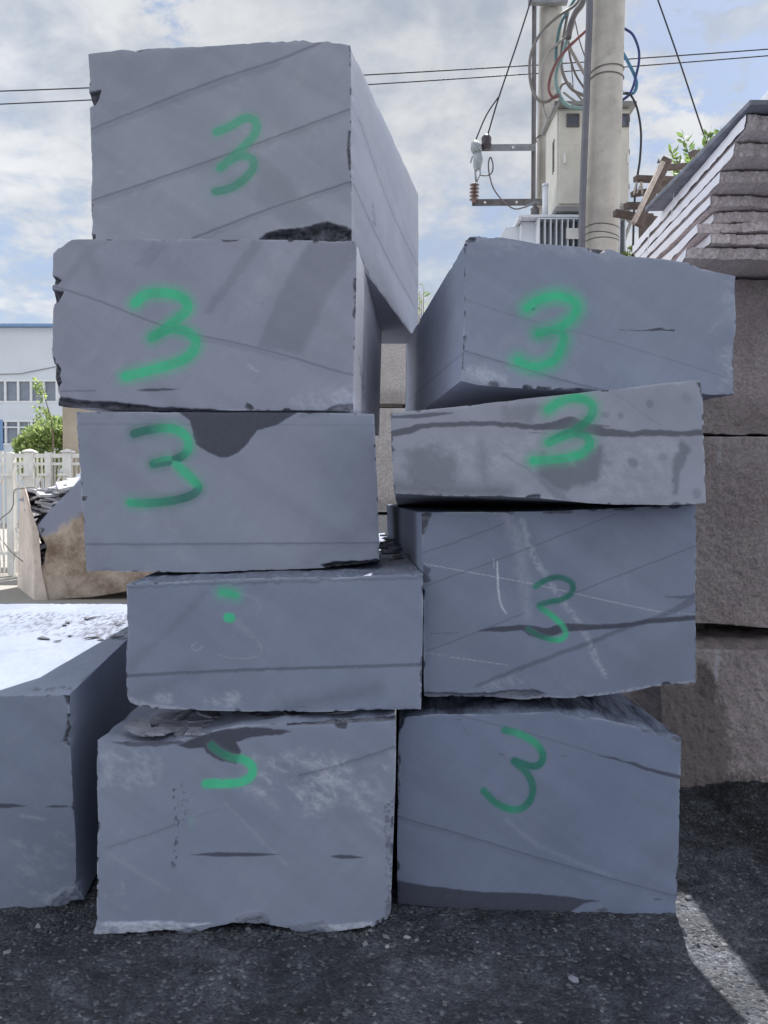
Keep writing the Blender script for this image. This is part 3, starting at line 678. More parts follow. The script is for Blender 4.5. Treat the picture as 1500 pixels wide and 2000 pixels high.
# right stack, top to bottom
quarry_block('slate_block', 'topmost slate block of the right stack, haloed green 3 and worn top edge', 'stone block', SLATE,
    [(906, 478), (910, 468), (917, 462), (928, 459), (970, 462), (1009, 468), (1047, 475), (1124, 481), (1196, 487), (1216, 497), (1225, 500), (1292, 505), (1350, 514), (1366, 521), (1383, 525), (1400, 531), (1437, 539)],
    [(1437, 539), (1435, 560), (1438, 632), (1434, 700), (1437, 772)], [(900, 744), (932, 752), (1004, 758), (1100, 762), (1250, 768), (1437, 772)],
    [(906, 478), (906, 608), (903, 700), (900, 744)],
    (3.2, 3.2, 3.2, 3.2), [(-0.18, 2.1, 0), (-0.18, 2.1, 0), (-0.18, 2.1, 0.03), (-0.18, 2.1, 0)], tone=(0.92, 0.96, 1.02), saw=(1600, 200, 9), group=RG, chip=0.009, side_rough=0.003,
    marks=[vein([(908, 584), (1009, 618), (1148, 654), (1431, 740)], 0.8, 0.32), vein([(906, 685), (1004, 714), (1100, 743), (1180, 762)], 1.5, 0.5), softband([(906, 690), (1004, 719), (1100, 748)], 5, 0.18),
           stroke('broken', [(1210, 643, 0.4), (1245, 645, 0.5), (1275, 644, 1.6), (1290, 642, 2.4), (1302, 645, 1.0), (1316, 646, 1.8)], 1, 0.9, 0.8, warp=2),
           patch('pale', [(904, 712), (940, 715), (990, 735), (985, 754), (900, 745)], 0.5, 8, 7, brk=0.44), patch('pale', [(1400, 680), (1436, 670), (1436, 765), (1405, 770)], 0.3, 8, 8, brk=0.5), patch('pale', [(912, 462), (1230, 490), (1230, 512), (1000, 492), (915, 500)], 0.25, 8, 8, brk=0.5),
           stroke('pale', [(1390, 640), (1430, 600)], 1, 0.25, 2), stroke('pale', [(1385, 650), (1420, 618)], 1, 0.22, 2), patch('pale', [(1410, 560), (1437, 540), (1437, 640), (1415, 620)], 0.25, 8, 8, brk=0.5),
           stroke('broken', [(904, 604), (905, 616)], 2.4, 0.9, 1, warp=2), stroke('broken', [(903, 690), (902, 710)], 2.4, 0.9, 1, warp=2), patch('broken', [(952, 750), (958, 743), (970, 744), (976, 752), (965, 757)], 0.7, 1, 2), patch('stain', [(1088, 760), (1130, 757), (1170, 761), (1170, 768), (1088, 768)], 0.8, 1.5, 2), patch('broken', [(904, 478), (916, 470), (910, 482)], 0.8, 1.5, 2),
           paint([(1030, 602), (1048, 588), (1086, 578), (1119, 587), (1126, 606), (1112, 626), (1092, 640), (1052, 651), (1083, 645), (1100, 656), (1096, 680), (1081, 704), (1052, 716), (1028, 712), (1012, 705)], 8.5, 0.98, 0.58, 13, tone=(0.1, 0.0, 0.05, 0.2, 0.4, 0.2, 0.1, 0.0)), stroke('paint', [(1037, 600), (1040, 602)], 6, 0.95, 2, tone=[0.5, 0.5])],
    side_marks={'left': [vein([(903, 690), (850, 735), (800, 780)], 1.4, 0.35)]})

quarry_block('slate_block', 'thin blotchy slate slab tilted in the right stack with green 3 over a dark band', 'stone block', SLATE,
    [(763, 806), (884, 795), (1028, 778), (1172, 762), (1244, 754), (1316, 746), (1352, 742), (1367, 743)], [(1367, 743), (1371, 756), (1374, 800), (1377, 870), (1379, 983)],
    [(769, 964), (836, 969), (980, 970), (1052, 973), (1148, 983), (1220, 987), (1316, 987), (1379, 983)], [(763, 806), (764, 872), (769, 964)],
    (2.95, 2.95, 2.95, 2.95), [(0.05, 1.9, 0.0), (0.05, 1.9, -0.14), (0.05, 1.9, -0.05), (0.05, 1.9, -0.10)], tone=(1.13, 1.12, 1.10), saw=(600, 1500, 8), group=RG,
    marks=[stroke('stain', [(760, 848, 6), (800, 840, 6.5), (836, 831, 5.5), (932, 827, 4.5), (1000, 830, 5), (1052, 834, 6), (1090, 830, 9), (1115, 826, 12), (1150, 838, 10), (1200, 846, 8), (1235, 848, 5), (1268, 845, 7), (1320, 847, 5.5), (1380, 844, 6)], 6, 0.75, 1.6, warp=3),
           stroke('stain', [(766, 815, 2), (810, 813, 4), (850, 809, 3.5), (884, 807, 1)], 3, 0.72, 1.4, warp=2), stroke('stain', [(1150, 830, 2), (1190, 832, 1)], 2, 0.7, 1.2, warp=2), stroke('stain', [(1033, 845), (1068, 846)], 0.8, 0.6, 1),
           patch("stain", [(790, 880), (850, 866), (890, 900), (900, 955), (800, 962)], 0.42, 16, 16), softband([(860, 880), (875, 950)], 26, 0.30), softband([(940, 870), (950, 960)], 22, 0.34), softband([(775, 950), (990, 962)], 26, 0.52), softband([(880, 940), (930, 955)], 14, 0.3),
           patch('stain', [(1060, 885), (1120, 905), (1170, 870), (1190, 905), (1160, 940), (1100, 960), (1050, 930)], 0.48, 9, 12), patch('stain', [(1330, 860), (1350, 880), (1330, 920), (1325, 965), (1312, 965), (1316, 900)], 0.46, 5, 8), patch('stain', [(980, 796), (1060, 790), (1040, 824), (980, 822)], 0.25, 8, 10),
           patch('stain', [(1040, 925), (1100, 960), (1120, 982), (1085, 976)], 0.3, 3, 4), vein([(980, 885), (1060, 935), (1100, 965)], 1, 0.3, 2), vein([(1190, 760), (1260, 810), (1290, 830)], 1, 0.22, 2),
           stroke('stain', [(1268, 787), (1270, 790)], 7, 0.3, 3, warp=2), stroke('stain', [(1212, 811), (1213, 813)], 5, 0.3, 3, warp=2), stroke('stain', [(1234, 902), (1238, 905)], 8, 0.36, 3, warp=2), stroke('stain', [(1290, 893), (1296, 894)], 6, 0.3, 3, warp=2), stroke('stain', [(1360, 962), (1362, 965)], 8, 0.26, 3, warp=2), stroke('stain', [(1180, 810), (1186, 811)], 6, 0.26, 3, warp=2), stroke('stain', [(985, 797), (987, 798)], 7, 0.25, 4, warp=2), stroke('stain', [(1340, 775), (1342, 778)], 9, 0.16, 4, warp=3),
           patch('pale', [(830, 855), (1040, 850), (1050, 900), (940, 930), (830, 900)], 0.25, 14, 14, brk=0.5), patch('pale', [(1180, 870), (1330, 860), (1320, 960), (1150, 975)], 0.25, 16, 14, brk=0.5), patch('broken', [(1360, 746), (1370, 748), (1370, 760), (1364, 754)], 1, 1, 1),
           paint([(1071, 800), (1095, 784), (1129, 777), (1155, 790), (1154, 814), (1126, 838), (1100, 850), (1072, 864), (1105, 850), (1138, 848), (1152, 867), (1134, 887), (1095, 896), (1042, 900)], 9, 0.96, 0.46, 10, tone=(0.1, 0.1, 0.2, 0.5, 0.6, 0.1, 0.6, 0.3, 0.1, 0.1))])

quarry_block('slate_block', 'third slate block of the right stack, crossed by white scratches and a dark band', 'stone block', SLATE,
    [(823, 1001), (872, 1000), (1048, 999), (1118, 996), (1180, 993), (1361, 985)], [(1361, 985), (1360, 1150), (1359, 1334)],
    [(828, 1362), (900, 1363), (960, 1362), (1026, 1367), (1070, 1362), (1114, 1365), (1180, 1358), (1230, 1352), (1268, 1343), (1310, 1338), (1359, 1334)], [(823, 1001), (825, 1092), (828, 1362)],
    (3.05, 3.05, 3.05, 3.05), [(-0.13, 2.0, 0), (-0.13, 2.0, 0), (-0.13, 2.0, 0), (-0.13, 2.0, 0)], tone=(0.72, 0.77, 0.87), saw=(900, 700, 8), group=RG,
    marks=[vein([(823, 1081), (900, 1055), (986, 1022)], 1, 0.5), vein([(830, 1145), (1004, 1081), (1202, 1004)], 1, 0.45), vein([(832, 1272), (930, 1235), (1022, 1198)], 1, 0.45), vein([(1123, 1158), (1240, 1112), (1359, 1066)], 1, 0.5),
           stroke('stain', [(930, 1340, 2), (1010, 1308, 4), (1092, 1277, 4), (1160, 1252, 4), (1224, 1226, 4), (1300, 1200, 5), (1358, 1168, 8)], 4, 0.45, 3, warp=3),
           stroke('stain', [(934, 1234, 0.8), (960, 1229, 4), (990, 1229, 5.5), (1020, 1226, 6), (1040, 1232, 10), (1070, 1236, 9), (1100, 1226, 9), (1140, 1225, 6), (1180, 1224, 5), (1230, 1220, 4.5), (1268, 1213, 5), (1310, 1210, 5), (1362, 1206, 4.5)], 5, 0.9, 1.4, warp=2),
           stroke('stain', [(1300, 1165, 0.8), (1340, 1166, 3), (1360, 1163, 5)], 3, 0.6, 1.6, warp=2), stroke('stain', [(840, 1238), (900, 1235)], 0.7, 0.6, 0.8, brk=0.45),
           stroke('pale', [(828, 1101), (930, 1120), (1048, 1142), (1180, 1172), (1288, 1195)], 0.55, 0.9, 0.7, n=3), stroke('pale', [(1288, 1195), (1359, 1200)], 0.4, 0.6, 0.7), stroke('pale', [(832, 1275), (870, 1280)], 0.4, 0.6, 0.7), stroke('pale', [(880, 1283), (991, 1299)], 0.5, 0.8, 0.7),
           stroke('pale', [(971, 1096, 1), (972, 1125, 2), (974, 1160, 1.8), (980, 1184, 1.6), (989, 1198, 1)], 2, 0.9, 1, warp=1), stroke('pale', [(964, 1092), (965, 1108)], 0.8, 0.7, 1), 
           stroke('pale', [(985, 1004, 8), (1010, 1050, 12), (1022, 1120, 10), (1030, 1200, 6)], 10, 0.20, 12, warp=6), stroke('pale', [(1018, 1010, 3), (1034, 1070, 6), (1070, 1130, 5), (1110, 1190, 4), (1150, 1250, 5), (1165, 1290, 6), (1182, 1322, 4)], 4, 0.34, 5, warp=6, brk=0.40), stroke('pale', [(1095, 1180), (1140, 1225), (1160, 1260)], 1, 0.35, 1.5, warp=3, brk=0.45),
           patch('pale', [(905, 1348), (1000, 1320), (1040, 1335), (960, 1352)], 0.3, 6, 6, brk=0.5), stroke('pale', [(1040, 1362), (1120, 1362), (1200, 1352), (1280, 1340), (1358, 1331)], 2.5, 0.4, 2.5, warp=2, brk=0.4),
           patch('broken', [(820, 1002), (843, 1002), (838, 1020), (830, 1038), (823, 1050)], 0.8, 1.2, 3, 0.01, 4), patch('broken', [(1070, 998), (1118, 996), (1116, 1003), (1072, 1003)], 0.8, 1.2, 2), patch('broken', [(1195, 993), (1240, 990), (1238, 996), (1200, 997)], 0.8, 1.2, 2),
           patch('broken', [(824, 1352), (960, 1353), (1000, 1347), (1040, 1346), (1068, 1354), (1050, 1364), (1000, 1366), (824, 1368)], 0.55, 2, 3, 0.008, 5), patch('stain', [(826, 1100), (842, 1112), (836, 1122), (842, 1135), (826, 1140)], 0.75, 1.5, 3), softband([(1150, 1060), (1250, 1030)], 60, 0.18), softband([(1240, 1320), (1350, 1240)], 50, 0.14),
           paint([(1046, 1145), (1066, 1133), (1092, 1128), (1115, 1137), (1118, 1154), (1101, 1169), (1061, 1179), (1055, 1186), (1078, 1202), (1100, 1224), (1104, 1241), (1088, 1250), (1057, 1243), (1032, 1229)], 5.8, 0.92, 0.12, 4, tone=(0.8, 1.0, 1.0, 1.0, 1.0, 0.9, 0.9, 0.3, 0.1, 0.2, 0.1, 0.9, 0.9))])

quarry_block('slate_block', 'bottom slate block of the right stack with clean slanting green 3', 'stone block', SLATE,
    [(780, 1406), (797, 1399), (850, 1394), (960, 1394), (1079, 1390), (1110, 1395), (1136, 1399), (1170, 1402), (1202, 1410), (1240, 1418), (1264, 1426), (1286, 1437), (1332, 1441)],
    [(1332, 1441), (1330, 1525), (1325, 1692), (1323, 1786)], [(775, 1766), (872, 1774), (1004, 1781), (1136, 1785), (1323, 1787)], [(780, 1406), (777, 1472), (776, 1600), (775, 1766)],
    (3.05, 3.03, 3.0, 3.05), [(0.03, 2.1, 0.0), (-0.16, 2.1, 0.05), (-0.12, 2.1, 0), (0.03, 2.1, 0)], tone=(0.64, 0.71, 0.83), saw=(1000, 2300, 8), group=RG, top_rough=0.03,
    marks=[patch('stain', [(770, 1718), (820, 1728), (940, 1742), (1048, 1745), (1118, 1752), (1140, 1756), (1172, 1759), (1140, 1764), (1130, 1772), (1100, 1790), (770, 1790)], 0.9, 1.6, 2),
           vein([(777, 1595), (894, 1628), (1048, 1674), (1180, 1712), (1323, 1751)], 1.5, 0.5), softband([(777, 1600), (894, 1633), (1048, 1679), (1180, 1717), (1323, 1756)], 6, 0.2), vein([(894, 1397), (1004, 1424), (1100, 1452), (1171, 1474)], 0.8, 0.45),
           stroke('stain', [(1168, 1475, 0.6), (1200, 1481, 2.4), (1218, 1487, 1.4), (1240, 1493, 3.2), (1268, 1503, 3.2), (1332, 1519, 4)], 3, 0.82, 1.2, warp=1.5), lens(1276, 1756, 1294, 1756, 1.5), vein([(974, 1472), (984, 1474)], 0.8, 0.7), vein([(1096, 1476), (1106, 1477)], 0.8, 0.6), vein([(890, 1405), (900, 1406)], 1, 0.6), vein([(905, 1420), (908, 1427)], 0.8, 0.5),
           patch('broken', [(1164, 1784), (1168, 1772), (1180, 1770), (1188, 1776), (1188, 1788)], 0.6, 1.5, 2), softband([(1200, 1784), (1260, 1720), (1320, 1640)], 40, 0.13), softband([(1050, 1600), (1100, 1650)], 40, 0.1), patch('broken', [(775, 1400), (790, 1402), (786, 1420), (780, 1430), (774, 1430)], 0.9, 1.5, 2, 0.02, 4),
           stroke('broken', [(777, 1460), (779, 1500), (777, 1560), (778, 1595)], 2.5, 0.9, 1, warp=4, brk=0.4),
           stroke('pale', [(990, 1600), (1050, 1650), (1190, 1710)], 3, 0.12, 5, warp=3),
           paint([(986, 1426), (1013, 1433), (1044, 1450), (1060, 1473), (1055, 1492), (1035, 1496), (1004, 1486), (1027, 1507), (1040, 1534), (1037, 1560), (1022, 1577), (1000, 1581), (969, 1569), (945, 1545)], 7.2, 0.93, 0.12, 4, tone=(0.75, 0.4, 0.45, 0.8, 0.9, 0.95, 0.95, 0.9, 0.9, 0.9, 0.8, 0.6, 0.8, 0.8))],
    side_marks={'top': [patch('broken', [(780, 1330), (1340, 1330), (1340, 1445), (780, 1400)], 0.35, 3, 8, brk=0.42), patch('pale', [(1270, 1385), (1320, 1375), (1325, 1415), (1290, 1420)], 0.4, 8, 8, brk=0.5)]})

# block standing on the ground at the left
quarry_block('slate_block', 'lone slate block on the ground left of the stacks, pale sunlit top', 'stone block', SLATE,
    [(-600, 1357), (0, 1357), (135, 1357)], [(135, 1357), (136, 1395), (131, 1405), (135, 1425), (129, 1445), (138, 1462), (143, 1560), (148, 1640), (149, 1725), (165, 1757)],
    [(-600, 1800), (0, 1791), (60, 1786), (90, 1778), (120, 1768), (165, 1757)], [(-600, 1357), (-600, 1800)],
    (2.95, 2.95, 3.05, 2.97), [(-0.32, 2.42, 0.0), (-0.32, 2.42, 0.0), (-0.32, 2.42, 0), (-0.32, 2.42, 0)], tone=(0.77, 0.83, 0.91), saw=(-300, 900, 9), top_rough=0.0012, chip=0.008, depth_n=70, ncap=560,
    marks=[lens(-60, 1574, 53, 1574, 5), lens(88, 1575, 141, 1575, 2.2), patch('broken', [(88, 1768), (96, 1752), (112, 1743), (125, 1734), (146, 1733), (166, 1757), (112, 1776)], 0.35, 1.5, 2, -0.012, 7),
           patch('broken', [(125, 1358), (140, 1358), (140, 1378), (130, 1375)], 0.9, 1, 2, 0.01, 3), patch('broken', [(130, 1395), (140, 1395), (140, 1462), (122, 1448), (127, 1435), (131, 1420)], 0.95, 1, 3, 0.015, 3),
           stroke('pale', [(40, 1592), (85, 1600)], 3, 0.25, 4, warp=3), patch('pale', [(20, 1640), (145, 1620), (145, 1730), (40, 1770)], 0.25, 16, 14, brk=0.6), patch('pale', [(60, 1720), (100, 1700), (100, 1760), (50, 1770)], 0.3, 8, 8, brk=0.55)],
    side_marks={'top': [patch('stain', [(-600, 1215), (245, 1195), (250, 1235), (150, 1240), (-600, 1250)], 0.85, 3, 8, brk=0.63), patch('stain', [(150, 1205), (250, 1200), (250, 1250), (160, 1245)], 0.95, 3, 8, brk=0.52), patch('stain', [(-600, 1180), (245, 1180), (250, 1330), (-600, 1357)], 0.10, 3, 8, brk=0.52), patch('stain', [(10, 1200), (110, 1196), (100, 1222), (20, 1226)], 0.9, 4, 8, brk=0.54), stroke('stain', [(-20, 1275), (60, 1270), (120, 1262)], 0.8, 0.45, 1, warp=5, brk=0.5), stroke('stain', [(60, 1348), (135, 1345), (150, 1352)], 3, 0.75, 2, warp=4, brk=0.52), stroke('stain', [(105, 1240), (150, 1243), (190, 1232)], 0.9, 0.7, 1, warp=4), stroke('stain', [(10, 1205), (60, 1195)], 0.8, 0.6, 1, warp=3, brk=0.5),
                        stroke('stain', [(160, 1335), (200, 1300), (240, 1262)], 4, 0.6, 2, warp=5, brk=0.6)]})

# ------------------------------------------------------------------ granite blocks behind, right
GG = 'granite blocks stacked behind at the right'
def rect(x0, y0, x1, y1): return [(x0, y0), (x1, y0)], [(x1, y0), (x1, y1)], [(x0, y1), (x1, y1)], [(x0, y0), (x0, y1)]
T_, R_, B_, L_ = rect(1318, 546, 2300, 850)
quarry_block('granite_block', 'upper rough pinkish granite block under the slabs at the right edge', 'stone block', GRANITE,
    [(1232, 541), (1400, 543), (1460, 546), (2300, 548)], R_ and [(2300, 548), (2300, 850)], [(1232, 846), (1450, 850), (2300, 852)], [(1232, 541), (1232, 846)],
    (4.83, 4.83, 4.78, 4.78), [(0, 2.2, 0)] * 4, step=2.2, chips=0, chip=0.012, rough=0.012, seed=3, group=GG, face_warp=0.03, tone=(1.0, 1.0, 1.0),
    marks=[stroke('stain', [(1380, 800), (1500, 830)], 30, 0.25, 20, warp=10)])
quarry_block('granite_block', 'middle rough pinkish granite block with a drill groove in its top edge', 'stone block', GRANITE,
    [(1225, 850), (1450, 852), (2300, 854)], [(2300, 854), (2300, 1230)], [(1225, 1216), (1400, 1218), (1430, 1222), (1500, 1227), (2300, 1232)], [(1225, 850), (1225, 1216)],
    (4.76, 4.76, 4.76, 4.76), [(0, 2.2, 0)] * 4, step=2.2, chips=0, chip=0.012, rough=0.012, seed=5, group=GG, face_warp=0.03, tone=(0.98, 0.98, 0.98),
    marks=[stroke('pale', [(1408, 850), (1406, 880), (1403, 902)], 4, 0.4, 2, warp=2), patch('pale', [(1380, 850), (1500, 855), (1500, 880), (1420, 920)], 0.2, 14, 10, brk=0.5)])
quarry_block('granite_block', 'lowest granite block with soil stained left corner standing on the ground at the right', 'stone block', GRANITE,
    [(1288, 1272), (1400, 1268), (1500, 1270), (2300, 1275)], [(2300, 1275), (2300, 1600)], [(1300, 1560), (1400, 1570), (2300, 1600)], [(1288, 1272), (1292, 1400), (1300, 1560)],
    (4.5, 4.5, 4.12, 4.12), [(0, 2.2, 0.04)] * 4, step=2.2, chips=0, chip=0.014, rough=0.018, seed=8, group=GG, face_warp=0.04, tone=(0.95, 0.95, 0.95),
    marks=[stroke('pale', [(1402, 1268), (1401, 1300), (1399, 1328)], 4.5, 0.4, 2, warp=2),
           patch('stain', [(1362, 1290), (1380, 1296), (1402, 1340), (1400, 1370), (1372, 1368), (1362, 1340)], 0.75, 4, 8), patch('stain', [(1280, 1330), (1360, 1330), (1420, 1380), (1430, 1520), (1500, 1540), (2300, 1560), (2300, 1620), (1280, 1620)], 0.62, 14, 16), patch('stain', [(1280, 1480), (1420, 1510), (2300, 1545), (2300, 1620), (1280, 1620)], 0.75, 12, 14, brk=0.4)])
for (a, b_) in ((1330, 1420), (1600, 1700)):
    mb = MB(); p0 = at(a, 1250, 5.2); z0 = 0.735
    mb.box((p0.x, 5.1, z0), (p0.x + 0.12, 6.2, z0 + 0.06)); o = mb.build('timber_spacer', WOOD, bevel=0.006)
    tag(o, 'dark timber bearer in the gap between the two lower granite blocks', 'spacer', 'timber spacers under the granite')

# split granite slabs
def granite_slab(x0, Y0, z0, th, depth, jit, label, seed_):
    """a flat slab: rough split front, sawn pale left side"""
    rs = np.random.default_rng(seed_)
    x1 = 5.0; nu, nv = 260, 9
    us = np.linspace(0, 1, nu) ** 1.15; vs = np.linspace(0, 1, nv)
    X_ = x0 + us * (x1 - x0)
    gridF = np.zeros((nv, nu, 3))
    for j, v_ in enumerate(vs):
        gridF[j, :, 0] = X_; gridF[j, :, 2] = z0 + th * (1 - v_); gridF[j, :, 1] = Y0
    pp = gridF.reshape(-1, 3)
    wav = (fbm(pp * np.array([1, 1, 0.3]), 3, 3, seed_) - 0.5) * 0.035 + (fbm(pp, 55, 4, seed_ + 5, 0.65) - 0.5) * 0.034
    stp = np.floor(fbm(pp * np.array([1, 1, 0.0]), 4.5, 2, seed_ + 31) * 9) / 9
    wav += (stp - 0.5) * 0.10
    taper = np.repeat(vs, nu)
    pp[:, 1] += wav + taper * 0.02 * (rs.random() * 2 - 0.4)
    edge = np.minimum(taper, 1 - taper)
    pp[:, 2] += np.where(taper < 0.01, -1, np.where(taper > 0.99, 1, 0)) * np.abs(fbm(pp, 48, 4, seed_ + 9, 0.65) - 0.4) * 0.018
    gridF = pp.reshape(nv, nu, 3)
    name = 'granite_slab'; yaw_ = (1.912 - x0) / depth
    def sheet(gr): 
        a, b2 = gr.shape[:2]; ix = np.arange(a * b2).reshape(a, b2)
        return gr.reshape(-1, 3), np.stack([ix[:-1, :-1], ix[1:, :-1], ix[1:, 1:], ix[:-1, 1:]], -1).reshape(-1, 4)
    yb = Y0 + depth
    nd = 60; wsl = np.linspace(0, 1, nd)
    def side(fe, rough_):
        gr = np.repeat(fe[None], nd, 0).copy()
        gr[:, :, 1] = fe[None, :, 1] * (1 - wsl[:, None]) + yb * wsl[:, None]
        gr[:, :, 0] += (gr[:, :, 1] - fe[None, :, 1]) * yaw_
        return gr
    bodyV, bodyQ, o_ = [], [], 0
    for gr, flip in ((gridF, False), (side(gridF[0], 0), True), (side(gridF[-1], 0), False), (side(gridF[:, -1], 0), False)):
        v_, q_ = sheet(gr); 
        if flip: q_ = q_[:, ::-1]
        bodyV.append(v_); bodyQ.append(q_ + o_); o_ += len(v_)
    bk = gridF[:, ::7].copy(); bk[:, :, 0] += (yb - bk[:, :, 1]) * yaw_; bk[:, :, 1] = yb; v_, q_ = sheet(bk); bodyV.append(v_); bodyQ.append(q_[:, ::-1] + o_)
    V_ = np.concatenate(bodyV); c0 = Vector((x0 + 1, Y0 + depth / 2, z0))
    o = link(name, mesh_np(name, V_ - np.array(c0), np.concatenate(bodyQ)), SPLIT, None, c0); o.color = (1.12, 1.1, 1.1, 1)
    tag(o, label, 'stone slab', 'granite slabs stacked at the upper right')
    sg = side(gridF[:, 0], 0); sg[:, :, 0] -= 0.003 + (jit * (fbm(sg.reshape(-1, 3), 8, 4, seed_ + 3).reshape(nd, nv)) if jit else 0)
    e = np.zeros((nd, nv)); e[:, -1] = 1; e[:, 0] = 0.5
    sg[:, :, 2] += np.where(e == 1, 1, 0) * np.clip(fbm(sg.reshape(-1, 3), 14, 4, seed_ + 21).reshape(nd, nv) - 0.45, 0, 1) * 0.05
    # return strip so that the sawn side has its own thickness
    v_, q_ = sheet(sg)
    so = link('sawn_side', mesh_np('sawn_side', v_ - np.array(c0), q_), SAWN, o); so.color = (1, 1, 1, 1)
    return o
ZB = 2.994
names_s = [('lowest granite slab of the stack, longest to the left at its front', 1340, 505), ('second granite slab from below with a short set back front', 1385, 479), ('third granite slab from below, reaching left below a set back one', 1361, 456),
           ('fourth granite slab from below with its front set back to the right', 1395, 435), ('fifth granite slab from below, middle of the stepped pile', 1385, 406), ('third granite slab from the top of the pile', 1413, 357), ('second granite slab from the top of the pile', 1434, 307), ('topmost granite slab with ragged light side, below the charcoal slab', 1447, 258)]
TH = 0.0672
for k, (lb, cx, cy) in enumerate(names_s):
    z0 = ZB + TH * k; Y0 = (z0 - EYE) * 1500 / (960 - cy); x0 = (cx - 750) / 1500 * Y0
    if k in (2, 4, 5, 6, 7) and k != 4: x0 = {2: 1.80, 5: 1.832, 6: 1.822, 7: 1.812}[k]
    if k == 3: x0 = 1.90
    granite_slab(x0, Y0 + 0.03, z0, TH - (0.009 if k < 7 else 0.004), 5.86 - Y0 + 0.05 * (k % 3), 0.012 if k == 7 else 0.0, lb, 100 + k * 13)
ZT = ZB + TH * 8
mb = MB()
for (x0, y0, x1, y1, zz, th) in ((1.785, 3.80, 4.9, 5.22, ZT + 0.003, 0.028),): mb.box((x0, y0, zz), (x1, y1, zz + th))
mb.v = [(x - (0.03 if y > 5 and x < 2.1 else 0), y, z) for x, y, z in mb.v]
o = mb.build('charcoal_slab', DARKSLAB, bevel=0.004); tag(o, 'thin charcoal slab lying on top of the granite slabs', 'stone slab')
mb = MB(); mb.hexa([(1.865, 3.45, ZT + .034), (4.9, 3.45, ZT + .034), (4.9, 6.0, ZT + .034), (1.99, 6.0, ZT + .034), (1.865, 3.45, ZT + .084), (4.9, 3.45, ZT + .084), (4.9, 6.0, ZT + .084), (1.99, 6.0, ZT + .084)])
o = mb.build('pale_slab', SAWN, bevel=0.004); o.color = (0.75, 0.78, 0.82, 1); tag(o, 'pale grey slab on the charcoal slab at the right edge of the picture', 'stone slab')
# the dark bed under the slabs
mb = MB(); mb.hexa([(2.1, 5.0, 2.952), (4.9, 5.0, 2.952), (4.9, 6.0, 2.952), (2.1, 6.0, 2.952), (2.1, 5.0, 2.99), (4.9, 5.0, 2.99), (4.9, 6.0, 2.99), (2.1, 6.0, 2.99)])
o = mb.build('timber_bearer', WOOD, bevel=0.004); tag(o, 'broad timber bearer between the slab pile and the granite block below', 'spacer')
# straps
for (x, y0, y1, lb) in ((1272, 448, 495, 'thin pale strap tied around the far end of the slabs'), (1321, 375, 420, 'white packing strap on the light side of the slabs')):
    a, b2 = at(x + 2, y0, 5.4 if x < 1300 else 4.9), at(x - 3, y1, 5.36 if x < 1300 else 4.86)
    a.x -= 0.02; b2.x -= 0.02
    mb = MB(); mb.bar(a, b2, 0.012, 0.003, (1, 0, 0)); o = mb.build('packing_strap', STRAP); tag(o, lb, 'strap')

# ------------------------------------------------------------------ timber frame behind the slabs
fr = empty('broken_pallet', at(1290, 430, 6.6), 'broken timber pallet frame leaning out behind the granite slabs', 'pallet')
mb = MB(); mb.bar(at(1303, 310, 6.45), at(1243, 440, 6.45), 0.085, 0.05, (0, 1, 0)); mb.build('diagonal_beam', WOOD, fr, bevel=0.006)
mb = MB(); mb.bar(at(1294, 318, 6.41), at(1237, 436, 6.41), 0.035, 0.06, (0, 1, 0)); mb.build('pale_edge_board', PALEWOOD, fr, bevel=0.004)
for (x0, y0, x1, y1, Y, h_) in ((1240, 349, 1330, 352, 6.55, 0.045), (1290, 328, 1350, 324, 6.7, 0.042), (1235, 379, 1300, 370, 6.55, 0.045), (1222, 402, 1260, 402, 6.55, 0.05), (1200, 416, 1290, 432, 6.7, 0.055), (1280, 362, 1340, 362, 6.9, 0.04), (1250, 425, 1300, 440, 6.9, 0.04), (1350, 300, 1385, 300, 6.7, 0.045)):
    mb = MB(); mb.bar(at(x0, y0, Y), at(x1, y1, Y + 0.1), 0.06, h_); mb.build('slat', WOOD, fr, bevel=0.005)
mb = MB(); mb.bar(at(1243, 355, 6.5), at(1238, 380, 6.5), 0.012, 0.012); mb.bar(at(1252, 355, 6.5), at(1255, 380, 6.5), 0.015, 0.015); mb.bar(at(1254, 356, 6.5), at(1243, 378, 6.5), 0.012, 0.012); mb.build('splinter', PALEWOOD, fr)
mb = MB(); q0 = at(1300, 310, 6.4)
for k in range(6):
    a = q0 + Vector((0.02 * k - 0.05, 0.02, -0.02)); mb.add([a + Vector((-.012, 0, 0)), a + Vector((.012, 0, 0)), a + Vector((random.uniform(-.01, .02), 0, random.uniform(.03, .06))), a + Vector((0, .03, 0))], [(0, 1, 2), (1, 3, 2), (3, 0, 2)])
mb.build('splintered_end', WOOD, fr)
# timber post that holds the frame (stands behind the stacks)
mb = MB(); pz = at(1262, 420, 6.75); mb.box((pz.x - 0.05, pz.y - 0.05, 0), (pz.x + 0.05, pz.y + 0.05, pz.z)); mb.build('post', WOOD, fr, bevel=0.006)

